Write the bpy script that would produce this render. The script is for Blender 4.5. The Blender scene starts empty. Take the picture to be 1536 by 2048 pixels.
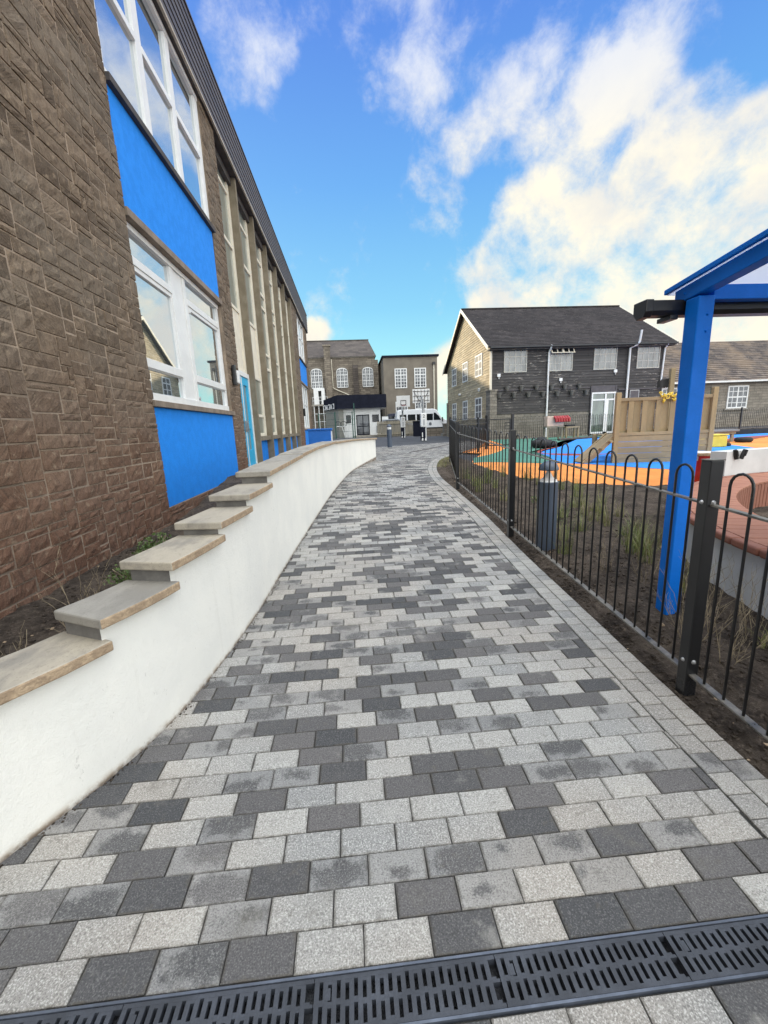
import bpy, bmesh, math, random
from mathutils import Vector, Matrix, noise as mnoise
random.seed(7)
PI = math.pi
R = random.Random(11)
scene = bpy.context.scene
COL = scene.collection
LIFT = 1.5            # everything is modelled with the eye at z=0, lifted at the end

# ------------------------------------------------------------------ materials
def newmat(name):
    m = bpy.data.materials.new(name); m.use_nodes = True
    nt = m.node_tree; nt.nodes.clear()
    out = nt.nodes.new('ShaderNodeOutputMaterial')
    bs = nt.nodes.new('ShaderNodeBsdfPrincipled')
    nt.links.new(bs.outputs[0], out.inputs[0])
    return m, nt, bs, out
class N:
    """tiny node helper"""
    def __init__(s, nt): s.nt = nt
    def n(s, t, **kw):
        nd = s.nt.nodes.new(t)
        for k, v in kw.items(): setattr(nd, k, v)
        return nd
    def set(s, sock, v):
        if hasattr(v, 'is_output') or isinstance(v, bpy.types.NodeSocket): s.nt.links.new(v, sock)
        else:
            if isinstance(v, (tuple, list)) and len(v) == 3 and sock.type == 'RGBA': v = (*v, 1)
            sock.default_value = v
    def math(s, op, a, b=0.0, clamp=False):
        nd = s.n('ShaderNodeMath', operation=op); nd.use_clamp = clamp
        s.set(nd.inputs[0], a); s.set(nd.inputs[1], b); return nd.outputs[0]
    def mix(s, f, a, b, mode='MIX'):
        nd = s.n('ShaderNodeMix', data_type='RGBA', blend_type=mode)
        s.set(nd.inputs[0], f); s.set(nd.inputs[6], a); s.set(nd.inputs[7], b); return nd.outputs[2]
    def noise(s, vec, scale, detail=4, rough=.55, dist=0):
        nd = s.n('ShaderNodeTexNoise'); nd.inputs['Scale'].default_value = scale
        nd.inputs['Detail'].default_value = detail; nd.inputs['Roughness'].default_value = rough
        nd.inputs['Distortion'].default_value = dist
        if vec is not None: s.nt.links.new(vec, nd.inputs['Vector'])
        return nd.outputs[0]
    def ramp(s, f, a, b, lo=0.0, hi=1.0):
        nd = s.n('ShaderNodeMapRange'); nd.interpolation_type = 'SMOOTHSTEP'
        s.set(nd.inputs[0], f); nd.inputs[1].default_value = a; nd.inputs[2].default_value = b
        nd.inputs[3].default_value = lo; nd.inputs[4].default_value = hi; return nd.outputs[0]
    def pos(s): return s.n('ShaderNodeTexCoord').outputs['Object']
    def mapping(s, vec, scale=(1,1,1), rot=(0,0,0), loc=(0,0,0)):
        nd = s.n('ShaderNodeMapping'); s.nt.links.new(vec, nd.inputs[0])
        nd.inputs['Scale'].default_value = scale; nd.inputs['Rotation'].default_value = rot; nd.inputs['Location'].default_value = loc
        return nd.outputs[0]
    def bump(s, h, strength, dist=.01, nrm=None):
        nd = s.n('ShaderNodeBump'); nd.inputs['Strength'].default_value = strength
        nd.inputs['Distance'].default_value = dist; s.nt.links.new(h, nd.inputs['Height'])
        if nrm is not None: s.nt.links.new(nrm, nd.inputs['Normal'])
        return nd.outputs[0]
def mat(name, col, rough=.7, var=.25, scale=6, bump=.2, bscale=60, bdist=.004, metal=0, col2=None, spec=.5, stretch=(1,1,1)):
    m, nt, bs, out = newmat(name); h = N(nt)
    p = h.mapping(h.pos(), stretch)
    a = h.noise(p, scale, 6, .6); b = h.noise(p, bscale, 3, .6)
    c2 = col2 or tuple(c*(1-var) for c in col)
    f = h.ramp(a, .35, .65)
    c = h.mix(f, col, c2)
    c = h.mix(h.ramp(b, .3, .7, 0, .5*min(1, var*2)), c, tuple(x*.6 for x in col))
    h.set(bs.inputs['Base Color'], c)
    bs.inputs['Metallic'].default_value = metal
    h.set(bs.inputs['Roughness'], h.ramp(a, 0, 1, max(.05, rough-.12), min(1, rough+.12)))
    bs.inputs['Specular IOR Level'].default_value = spec
    if bump: h.set(bs.inputs['Normal'], h.bump(b, bump, bdist))
    return m
M = {}
def render_mat():
    m, nt, bs, out = newmat('white_render'); h = N(nt); p = h.pos()
    sz = h.n('ShaderNodeSeparateXYZ'); nt.links.new(p, sz.inputs[0])
    ground = h.math('ADD', h.math('MULTIPLY', sz.outputs[1], .0445), -1.5)
    hgt = h.math('SUBTRACT', sz.outputs[2], ground)
    a = h.noise(p, 2.0, 5, .6); g2 = h.noise(p, 170, 3, .7); sc_ = h.noise(h.mapping(p,(1,2.2,1)), 11, 6, .8); dn = h.noise(p, 18, 5, .7)
    c = h.mix(h.ramp(a,.38,.65), (.82,.80,.735), (.77,.755,.70))
    c = h.mix(h.ramp(sc_,.63,.68,0,.55), c, (.44,.42,.38))
    dr_ = h.noise(h.mapping(p,(9,9,.7)), 1.6, 4, .6); c = h.mix(h.ramp(dr_,.58,.76,0,.20), c, (.60,.575,.51))
    c = h.mix(h.math('MULTIPLY', h.ramp(hgt,.05,.0,0,1), h.ramp(dn,.38,.62,.15,1)), c, (.46,.38,.29))
    c = h.mix(h.math('MULTIPLY', h.ramp(hgt,.025,.0,0,1), h.ramp(dn,.3,.6,.4,1)), c, (.16,.12,.09))
    h.set(bs.inputs['Base Color'], c); bs.inputs['Roughness'].default_value = .9; bs.inputs['Specular IOR Level'].default_value = .25
    h.set(bs.inputs['Normal'], h.bump(g2, .6, .004, h.bump(dn, .35, .012))); return m
M['render'] = render_mat()
M['render_aged'] = mat('aged_render', (.62,.62,.60), .9, .12, 2.5, .4, 180, .004)
def cap_mat():
    m, nt, bs, out = newmat('concrete_coping'); h = N(nt); p = h.pos(); oi = h.n('ShaderNodeObjectInfo')
    a = h.noise(h.mapping(p,(1,.45,1)), 5, 6, .65); b = h.noise(p, 120, 3, .7); e = h.noise(p, 22, 5, .7)
    c = h.mix(oi.outputs['Random'], (.44,.39,.31), (.31,.295,.265))
    c = h.mix(h.ramp(a,.42,.66,0,.75), c, (.23,.215,.19)); c = h.mix(h.ramp(e,.55,.72,0,.45), c, (.17,.155,.13)); c = h.mix(h.ramp(b,.58,.7,0,.5), c, (.15,.14,.12))
    h.set(bs.inputs['Base Color'], c); bs.inputs['Roughness'].default_value = .85; bs.inputs['Specular IOR Level'].default_value = .3
    h.set(bs.inputs['Normal'], h.bump(b, .5, .003, h.bump(a, .3, .01))); return m
M['cap'] = cap_mat()
M['cap_edge'] = mat('coping_sawn_edge', (.46,.34,.22), .9, .5, 20, .8, 80, .008, col2=(.30,.215,.14))
M['mortar'] = mat('mortar', (.40,.31,.23), .95, .75, 2.6, .9, 60, .008, col2=(.20,.155,.115))
M['blue'] = mat('blue_painted_render', (.004,.25,.84), .8, .10, 9, .8, 45, .006, col2=(.004,.222,.76))
M['blue_steel'] = mat('blue_powder_coat', (.002,.17,.70), .5, .10, 5, .08, 80, .001, spec=.22)
M['blue_box'] = mat('blue_box_paint', (.003,.13,.50), .5, .10, 3, .1, 40, .002)
M['cyan'] = mat('light_blue_door_paint', (.02,.42,.70), .4, .08, 3, .05, 40, .001)
M['riser'] = mat('riser_concrete', (.20,.19,.175), .9, .3, 9, .5, 90, .004)
M['upvc'] = mat('white_window_frame', (.78,.78,.76), .4, .07, 4, .05, 40, .001)
M['cream'] = mat('cream_frame', (.74,.68,.55), .6, .10, 4, .1, 40, .002)
M['old_frame'] = mat('aged_white_frame', (.50,.48,.42), .7, .2, 6, .2)
M['concrete'] = mat('fin_concrete', (.23,.195,.14), .9, .30, 3, .7, 90, .005, col2=(.17,.14,.095))
M['concrete_sill'] = mat('sill_concrete', (.27,.215,.165), .9, .3, 5, .6, 110, .005)
M['dark_sill'] = mat('dark_sill', (.075,.065,.062), .8, .3, 5, .4, 90, .004)
M['fascia'] = mat('brown_fascia_board', (.070,.062,.068), .6, .35, 4, .3, 60, .003, col2=(.105,.095,.10), stretch=(1,.25,1))
M['trim'] = mat('fascia_trim', (.45,.40,.33), .7, .2, 5, .2)
M['black'] = mat('black_powder_coat', (.012,.012,.013), .33, .2, 4, .05, 60, .001)
M['rail'] = mat('worn_rail', (.06,.058,.055), .32, .4, 9, .1, 60, .001, col2=(.22,.20,.17))
M['galv'] = mat('galvanised_steel', (.42,.42,.42), .4, .2, 12, .1, 60, .001, metal=.7)
M['iron'] = mat('cast_iron', (.055,.062,.078), .6, .45, 9, .5, 140, .002, col2=(.032,.036,.045))
M['drain_edge'] = mat('drain_edge', (.13,.15,.19), .45, .3, 12, .2, 60, .001, metal=.4)
M['pit'] = mat('drain_dark', (.006,.006,.006), .9, .2)
M['bollard'] = mat('bollard_grey', (.065,.085,.12), .4, .1, 4, .05, 60, .001)
M['asphalt'] = mat('asphalt', (.055,.057,.064), .9, .25, 1.2, .6, 160, .006)
M['joint'] = mat('paving_joint', (.045,.043,.04), .95, .3, 20, .4, 200, .003)
M['orange'] = mat('orange_rubber', (.78,.27,.055), .9, .18, 2, .4, 160, .003)
M['green'] = mat('green_rubber', (.075,.22,.16), .9, .2, 2, .4, 160, .003)
M['brightblue'] = mat('blue_rubber', (.02,.25,.78), .9, .15, 2, .4, 160, .003)
M['redrub'] = mat('red_rubber', (.34,.07,.05), .9, .2, 2, .4, 160, .003)
M['timber'] = mat('treated_timber', (.36,.27,.145), .8, .3, 3, .5, 35, .004, col2=(.27,.21,.12), stretch=(1,1,.35))
M['timber_h'] = mat('treated_boards', (.35,.265,.15), .8, .3, 3, .5, 35, .004, col2=(.26,.20,.12), stretch=(.35,1,1))
M['oldtimber'] = mat('weathered_timber', (.34,.30,.225), .85, .3, 4, .5, 40, .004, stretch=(1,1,.3))
M['deck'] = mat('composite_deck', (.36,.15,.088), .75, .22, 3, .4, 50, .003, col2=(.31,.13,.08), stretch=(.3,1,1))
M['decknose'] = mat('deck_nosing', (.30,.115,.07), .7, .2, 6, .3, 60, .003)
M['rubber'] = mat('black_rubber', (.018,.018,.018), .75, .3, 8, .3, 60, .003)
def roof_mat(name, base, alt, fleck, dz, jw, patch=None):
    m, nt, bs, out = newmat(name); h = N(nt); p = h.pos()
    sz = h.n('ShaderNodeSeparateXYZ'); nt.links.new(p, sz.inputs[0])
    wob = h.noise(p, 1.5, 3, .5)
    row_ = h.math('DIVIDE', h.math('ADD', sz.outputs[2], h.math('MULTIPLY', wob, dz*.5)), dz); fr_ = h.math('FRACT', row_)
    wn = h.n('ShaderNodeTexWhiteNoise', noise_dimensions='1D'); nt.links.new(h.math('FLOOR', row_), wn.inputs['W'])
    col = h.math('ADD', h.math('MULTIPLY', sz.outputs[0], jw), wn.outputs[0])
    wn2 = h.n('ShaderNodeTexWhiteNoise', noise_dimensions='2D'); cb_ = h.n('ShaderNodeCombineXYZ'); h.set(cb_.inputs[0], h.math('FLOOR', col)); h.set(cb_.inputs[1], h.math('FLOOR', row_)); nt.links.new(cb_.outputs[0], wn2.inputs['Vector'])
    big = h.noise(p, .5, 4, .6); sp_ = h.noise(p, 9, 5, .75)
    c = h.mix(wn2.outputs[0], base, alt)
    c = h.mix(h.ramp(big,.42,.66,0,.6), c, patch or tuple(x*.7 for x in base))
    c = h.mix(h.ramp(sp_,.56,.68,0,.75), c, fleck)
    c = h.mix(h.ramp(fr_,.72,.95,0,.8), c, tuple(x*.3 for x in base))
    h.set(bs.inputs['Base Color'], c); bs.inputs['Roughness'].default_value = .85; bs.inputs['Specular IOR Level'].default_value = .25
    h.set(bs.inputs['Normal'], h.bump(h.math('ADD', fr_, sp_), .6, .03)); return m
M['roof'] = roof_mat('roof_tile', (.030,.026,.027), (.058,.050,.050), (.15,.135,.12), .11, 3.2)
M['roof_old'] = roof_mat('lit_patch_roof_tile', (.075,.064,.062), (.165,.135,.115), (.38,.30,.21), .16, 2.4, (.30,.22,.15))  # sunlit patches painted into the tile colour
M['roof_slate'] = roof_mat('slate_roof', (.075,.062,.055), (.12,.10,.085), (.17,.15,.12), .30, 1.5)
M['dark_clad'] = mat('navy_fascia', (.014,.016,.028), .85, .25, 2, .2, 20, .003, spec=.15)
M['white'] = mat('white_paint', (.78,.78,.76), .5, .08, 3, .05)
M['vanwhite'] = mat('vehicle_white', (.75,.76,.77), .25, .05, 2, 0)
M['navycar'] = mat('vehicle_navy', (.012,.016,.045), .25, .1, 2, 0)
M['greycar'] = mat('vehicle_grey', (.20,.215,.24), .3, .1, 2, 0, metal=.4)
M['darkglass'] = mat('dark_glass', (.012,.015,.018), .08, .2, 2, 0)
M['red'] = mat('red_paint', (.36,.018,.02), .35, .15, 5, .05)
M['yellow'] = mat('yellow_plastic', (.78,.56,.06), .5, .15, 5, .1)
M['pink'] = mat('cream_plastic', (.70,.52,.42), .6, .15, 5, .1)
M['greenpost'] = mat('green_steel', (.012,.075,.055), .45, .15, 4, .05)
M['terracotta'] = mat('wall_pot', (.15,.14,.125), .8, .3, 9, .3)
M['leaf'] = mat('green_leaf', (.09,.15,.035), .6, .4, 30, .1, col2=(.10,.14,.04))
M['grass'] = mat('grass_blade', (.20,.24,.06), .7, .4, 20, .05, col2=(.27,.25,.09))
M['straw'] = mat('dry_stalk', (.42,.34,.22), .85, .35, 20, .1, col2=(.17,.13,.085))
M['block_wall'] = mat('grey_blockwork', (.26,.25,.22), .9, .2, 4, .4, 60)
M['blockrender'] = mat('brown_grey_render', (.215,.185,.145), .92, .22, .9, .6, 40, .01, col2=(.175,.15,.12))
M['core'] = mat('inner_core', (.02,.02,.02), .9, .1)

def glass(name, base, fac, tint=(.86,.90,.93), rough=.015, patt=0.0):
    m, nt, bs, out = newmat(name); h = N(nt)
    p = h.pos()
    a = h.noise(h.mapping(p, (1,1,.35)), 3.0, 3, .5)
    h.set(bs.inputs['Base Color'], h.mix(h.ramp(a,.35,.65), base, tuple(b*(1-patt) for b in base)))
    bs.inputs['Roughness'].default_value = .35
    g = h.n('ShaderNodeBsdfGlossy'); g.inputs['Color'].default_value = (*tint,1); g.inputs['Roughness'].default_value = rough
    wav = h.noise(p, .8, 1, .5)
    h.set(g.inputs['Normal'], h.bump(wav, .08, .03))
    mx = h.n('ShaderNodeMixShader'); mx.inputs[0].default_value = fac
    nt.links.new(bs.outputs[0], mx.inputs[1]); nt.links.new(g.outputs[0], mx.inputs[2]); nt.links.new(mx.outputs[0], out.inputs[0])
    return m
M['glass'] = glass('window_glass', (.10,.12,.12), .78)
M['glass_dim'] = glass('tall_window_glass', (.24,.26,.22), .38)
M['glass_curtain'] = glass('curtained_glass', (.20,.195,.175), .07, patt=.55)
M['glass_far'] = glass('far_glass', (.10,.105,.115), .05, patt=.6)
M['glass_green'] = glass('door_glass', (.10,.14,.10), .10, patt=.6)

def paver_mat():
    m, nt, bs, out = newmat('concrete_block_paving'); h = N(nt)
    at = h.n('ShaderNodeAttribute', attribute_name='blk'); sp = h.n('ShaderNodeSeparateColor')
    nt.links.new(at.outputs['Color'], sp.inputs[0])
    ty, rnd, u = sp.outputs[0], sp.outputs[1], sp.outputs[2]; v = at.outputs['Alpha']
    p = h.pos()
    big = h.noise(p, 1.1, 3, .5); med = h.noise(p, 26, 4, .65); fine = h.noise(p, 210, 2, .6); grit = h.noise(p, 150, 2, .8)
    light = h.mix(rnd, (.235,.235,.23), (.37,.36,.335))
    light = h.mix(h.ramp(big,.35,.65,0,.6), light, (.35,.31,.265))
    dark = h.mix(rnd, (.060,.061,.064), (.125,.118,.116))
    # mottled blocks: dark smudge towards the middle
    du = h.math('ABSOLUTE', h.math('SUBTRACT', u, .5)); dv = h.math('ABSOLUTE', h.math('SUBTRACT', v, .5))
    wn = h.n('ShaderNodeTexWhiteNoise', noise_dimensions='1D'); h.set(wn.inputs['W'], h.math('MULTIPLY', rnd, 913.0)); sw = h.n('ShaderNodeSeparateColor'); nt.links.new(wn.outputs['Color'], sw.inputs[0])
    r1, r2, r3 = sw.outputs
    cu = h.math('SUBTRACT', u, h.math('ADD', h.math('MULTIPLY', r1, .7), .15)); cv_ = h.math('SUBTRACT', v, h.math('ADD', h.math('MULTIPLY', r2, .6), .2))
    r = h.math('SQRT', h.math('ADD', h.math('POWER', cu, 2.0), h.math('POWER', cv_, 2.0)))
    r = h.math('SUBTRACT', r, h.math('MULTIPLY', h.math('SUBTRACT', r3, .40), .55))
    r = h.math('ADD', r, h.math('MULTIPLY', h.math('SUBTRACT', h.noise(p, 15, 6, .74), .5), 1.4))
    blot = h.ramp(r, .14, .44, .95, 0)
    mott = h.mix(blot, h.mix(h.math('ADD', h.math('MULTIPLY', r3, .5), .3), light, (.19,.19,.19)), h.mix(.12, dark, (.2,.19,.18)))
    isd = h.math('GREATER_THAN', ty, .75); ism = h.math('MULTIPLY', h.math('GREATER_THAN', ty, .25), h.math('LESS_THAN', ty, .75))
    c = h.mix(ism, light, mott); c = h.mix(isd, c, dark)
    c = h.mix(h.ramp(fine,.53,.66,0,.80), c, h.mix(.55, c, (.03,.03,.03)))
    c = h.mix(h.math('MULTIPLY', h.ramp(fine,.47,.34,0,.50), h.math('SUBTRACT', 1.0, h.math('ADD', h.math('MULTIPLY', isd, .78), h.math('MULTIPLY', ism, .66)))), c, (.66,.65,.61))
    c = h.mix(h.ramp(med,.58,.76,0,.45), c, (.12,.11,.09))
    st_ = h.noise(p, 4.2, 6, .7); c = h.mix(h.ramp(st_,.56,.72,0,.4), c, (.15,.14,.12)); c = h.mix(h.ramp(st_,.42,.3,0,.25), c, (.5,.48,.43))
    # dirt gathered along the joints
    e = h.math('MAXIMUM', du, dv)
    c = h.mix(h.math('MULTIPLY', h.ramp(e,.43,.5,0,.65), h.ramp(med,.35,.6)), c, (.09,.08,.065))
    h.set(bs.inputs['Base Color'], c); bs.inputs['Roughness'].default_value = .88
    bs.inputs['Specular IOR Level'].default_value = .3
    h.set(bs.inputs['Normal'], h.bump(grit, .55, .0035))
    return m
M['paver'] = paver_mat()

def stone_mat():
    m, nt, bs, out = newmat('tooled_sandstone'); h = N(nt)
    at = h.n('ShaderNodeAttribute', attribute_name='blk'); sp = h.n('ShaderNodeSeparateColor')
    nt.links.new(at.outputs['Color'], sp.inputs[0])
    rnd, ang = sp.outputs[0], sp.outputs[1]
    p = h.pos()
    rot = h.n('ShaderNodeVectorRotate'); rot.rotation_type = 'X_AXIS'; nt.links.new(p, rot.inputs['Vector'])
    h.set(rot.inputs['Angle'], h.math('MULTIPLY', h.math('SUBTRACT', ang, .5), 2.2))
    st = h.noise(h.mapping(rot.outputs[0], (1,5.5,.9)), 9, 4, .65, .6)
    big = h.noise(p, 1.3, 3, .5); med = h.noise(p, 16, 5, .65); fine = h.noise(p, 110, 3, .7)
    c = h.mix(rnd, (.105,.077,.054), (.215,.160,.112))
    c = h.mix(h.ramp(big,.40,.62,0,.5), c, (.19,.16,.125))
    # redder stone towards the foot of the wall
    sx = h.n('ShaderNodeSeparateXYZ'); nt.links.new(p, sx.inputs[0])
    c = h.mix(h.ramp(sx.outputs[2], 1.2, -1.1, 0, .68), c, (.185,.085,.053))
    c = h.mix(h.ramp(st,.52,.34,0,.55), c, (.055,.040,.030))
    c = h.mix(h.ramp(med,.54,.70,0,.55), c, (.34,.26,.18))
    c = h.mix(h.ramp(fine,.54,.68,0,.55), c, (.035,.026,.02))
    c = h.mix(h.ramp(fine,.46,.34,0,.35), c, (.32,.25,.18))
    h.set(bs.inputs['Base Color'], c); bs.inputs['Roughness'].default_value = .93; bs.inputs['Specular IOR Level'].default_value = .2
    b = h.bump(st, .55, .018); b = h.bump(fine, .5, .005, b)
    h.set(bs.inputs['Normal'], b)
    return m
M['stone'] = stone_mat()

def masonry(name, plane, c1, c2, mortar, bw, bh, ms=.012, rough=.92, patch=None, bs_=.6):
    """coursed stone for walls further off; plane 'x' wall faces x, 'y' wall faces y"""
    m, nt, bs, out = newmat(name); h = N(nt)
    p = h.pos(); s = h.n('ShaderNodeSeparateXYZ'); nt.links.new(p, s.inputs[0])
    cb = h.n('ShaderNodeCombineXYZ'); nt.links.new(s.outputs[1 if plane == 'x' else 0], cb.inputs[0]); nt.links.new(s.outputs[2], cb.inputs[1])
    w = h.noise(p, 1.6, 3, .6)
    vv = h.n('ShaderNodeVectorMath', operation='ADD'); nt.links.new(cb.outputs[0], vv.inputs[0])
    cw = h.n('ShaderNodeCombineXYZ'); h.set(cw.inputs[0], h.math('MULTIPLY', w, .25)); h.set(cw.inputs[1], h.math('MULTIPLY', w, .12)); nt.links.new(cw.outputs[0], vv.inputs[1])
    br = h.n('ShaderNodeTexBrick'); nt.links.new(vv.outputs[0], br.inputs['Vector'])
    br.inputs['Color1'].default_value = (*c1,1); br.inputs['Color2'].default_value = (*c2,1); br.inputs['Mortar'].default_value = (*mortar,1)
    br.inputs['Scale'].default_value = 1; br.inputs['Mortar Size'].default_value = ms; br.inputs['Brick Width'].default_value = bw; br.inputs['Row Height'].default_value = bh
    br.inputs['Bias'].default_value = 0; br.squash = 1.4; br.squash_frequency = 3; br.offset_frequency = 2; br.offset = .42
    n1 = h.noise(p, 1.1, 5, .6); n2 = h.noise(p, 11, 5, .7)
    c = h.mix(h.ramp(n2,.4,.7,0,.55), br.outputs[0], tuple(x*.45 for x in c1))
    c = h.mix(h.ramp(n1,.5,.72,0,.5), c, patch or tuple(x*.6 for x in c2))
    h.set(bs.inputs['Base Color'], c); bs.inputs['Roughness'].default_value = rough; bs.inputs['Specular IOR Level'].default_value = .2
    hh = h.math('ADD', h.math('MULTIPLY', br.outputs[1], -.6), n2)
    h.set(bs.inputs['Normal'], h.bump(hh, bs_, .03))
    return m
M['hallstone'] = masonry('hall_stone', 'y', (.30,.255,.20), (.155,.13,.105), (.10,.085,.07), .62, .26, .02)
M['sidestone'] = masonry('side_stone', 'x', (.27,.24,.20), (.17,.15,.125), (.11,.10,.085), .62, .26, .02)
M['basestone'] = masonry('base_stone', 'y', (.30,.265,.22), (.20,.18,.15), (.12,.11,.09), .42, .17, .012)
M['basestone_x'] = masonry('base_stone_side', 'x', (.34,.29,.22), (.22,.19,.15), (.12,.11,.09), .42, .17, .012)
M['cottage'] = masonry('cottage_stone', 'y', (.34,.30,.25), (.22,.20,.165), (.15,.135,.11), .5, .2, .012)

def board_mat(name, base, fleck, amt, z_off=.48, jw=.35):
    m, nt, bs, out = newmat(name); h = N(nt)
    p = h.pos()
    a = h.noise(h.mapping(p, (.9,.9,9)), 2.2, 6, .72); b = h.noise(p, .45, 3, .5); c_ = h.noise(h.mapping(p,(2,2,14)), 6, 3, .6)
    c = h.mix(h.ramp(b,.35,.65), base, tuple(x*1.5 for x in base))
    c = h.mix(h.ramp(c_,.4,.7,0,.6), c, tuple(x*.5 for x in base))
    sz = h.n('ShaderNodeSeparateXYZ'); nt.links.new(p, sz.inputs[0])
    row_ = h.math('DIVIDE', h.math('SUBTRACT', sz.outputs[2], z_off), .155); fr_ = h.math('FRACT', row_)
    wn = h.n('ShaderNodeTexWhiteNoise', noise_dimensions='1D'); nt.links.new(h.math('FLOOR', row_), wn.inputs['W'])
    c = h.mix(h.math('MULTIPLY', wn.outputs[0], .5), c, tuple(min(1,x*2.1) for x in base))
    sxy = h.math('ADD', sz.outputs[0], sz.outputs[1])
    jn = h.math('FRACT', h.math('ADD', h.math('MULTIPLY', sxy, jw), h.math('MULTIPLY', wn.outputs[0], 7.0)))
    wn2 = h.n('ShaderNodeTexWhiteNoise', noise_dimensions='2D'); cb_ = h.n('ShaderNodeCombineXYZ')
    h.set(cb_.inputs[0], h.math('FLOOR', h.math('ADD', h.math('MULTIPLY', sxy, jw), h.math('MULTIPLY', wn.outputs[0], 7.0)))); h.set(cb_.inputs[1], h.math('FLOOR', row_)); nt.links.new(cb_.outputs[0], wn2.inputs['Vector'])
    c = h.mix(h.math('MULTIPLY', wn2.outputs[0], .55), c, tuple(x*.45 for x in base))
    c = h.mix(h.ramp(fr_, .84, .95, 0, .85), c, tuple(x*.22 for x in base))  # lap shading painted in: dark line where the next board overhangs
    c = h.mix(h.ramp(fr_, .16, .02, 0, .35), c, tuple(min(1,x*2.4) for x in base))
    c = h.mix(h.ramp(jn, .045, .0, 0, .7), c, tuple(x*.25 for x in base))
    f = h.math('MULTIPLY', h.ramp(a, amt, amt+.06), h.ramp(b,.36,.58))
    c = h.mix(f, c, fleck)
    h.set(bs.inputs['Base Color'], c); bs.inputs['Roughness'].default_value = .75
    h.set(bs.inputs['Normal'], h.bump(a, .3, .01))
    return m
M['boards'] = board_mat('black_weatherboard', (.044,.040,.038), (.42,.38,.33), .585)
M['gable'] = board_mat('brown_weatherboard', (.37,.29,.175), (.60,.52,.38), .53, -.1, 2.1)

def soil_mat():
    m, nt, bs, out = newmat('dark_soil'); h = N(nt); p = h.pos()
    a = h.noise(p, 3.5, 6, .7); b = h.noise(p, 34, 6, .75); f = h.noise(p, 140, 3, .7)
    c = h.mix(h.ramp(a,.35,.65), (.045,.036,.030), (.115,.092,.073))
    c = h.mix(h.ramp(b,.5,.72,0,.7), c, (.25,.20,.155))
    c = h.mix(h.ramp(f,.62,.75,0,.6), c, (.34,.28,.22))
    c = h.mix(h.ramp(b,.45,.25,0,.6), c, (.018,.013,.010))
    h.set(bs.inputs['Base Color'], c); bs.inputs['Roughness'].default_value = .97; bs.inputs['Specular IOR Level'].default_value = .1
    n_ = h.bump(b, 1.0, .03); h.set(bs.inputs['Normal'], h.bump(f, .8, .008, n_))
    return m
M['soil'] = soil_mat()

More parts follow.
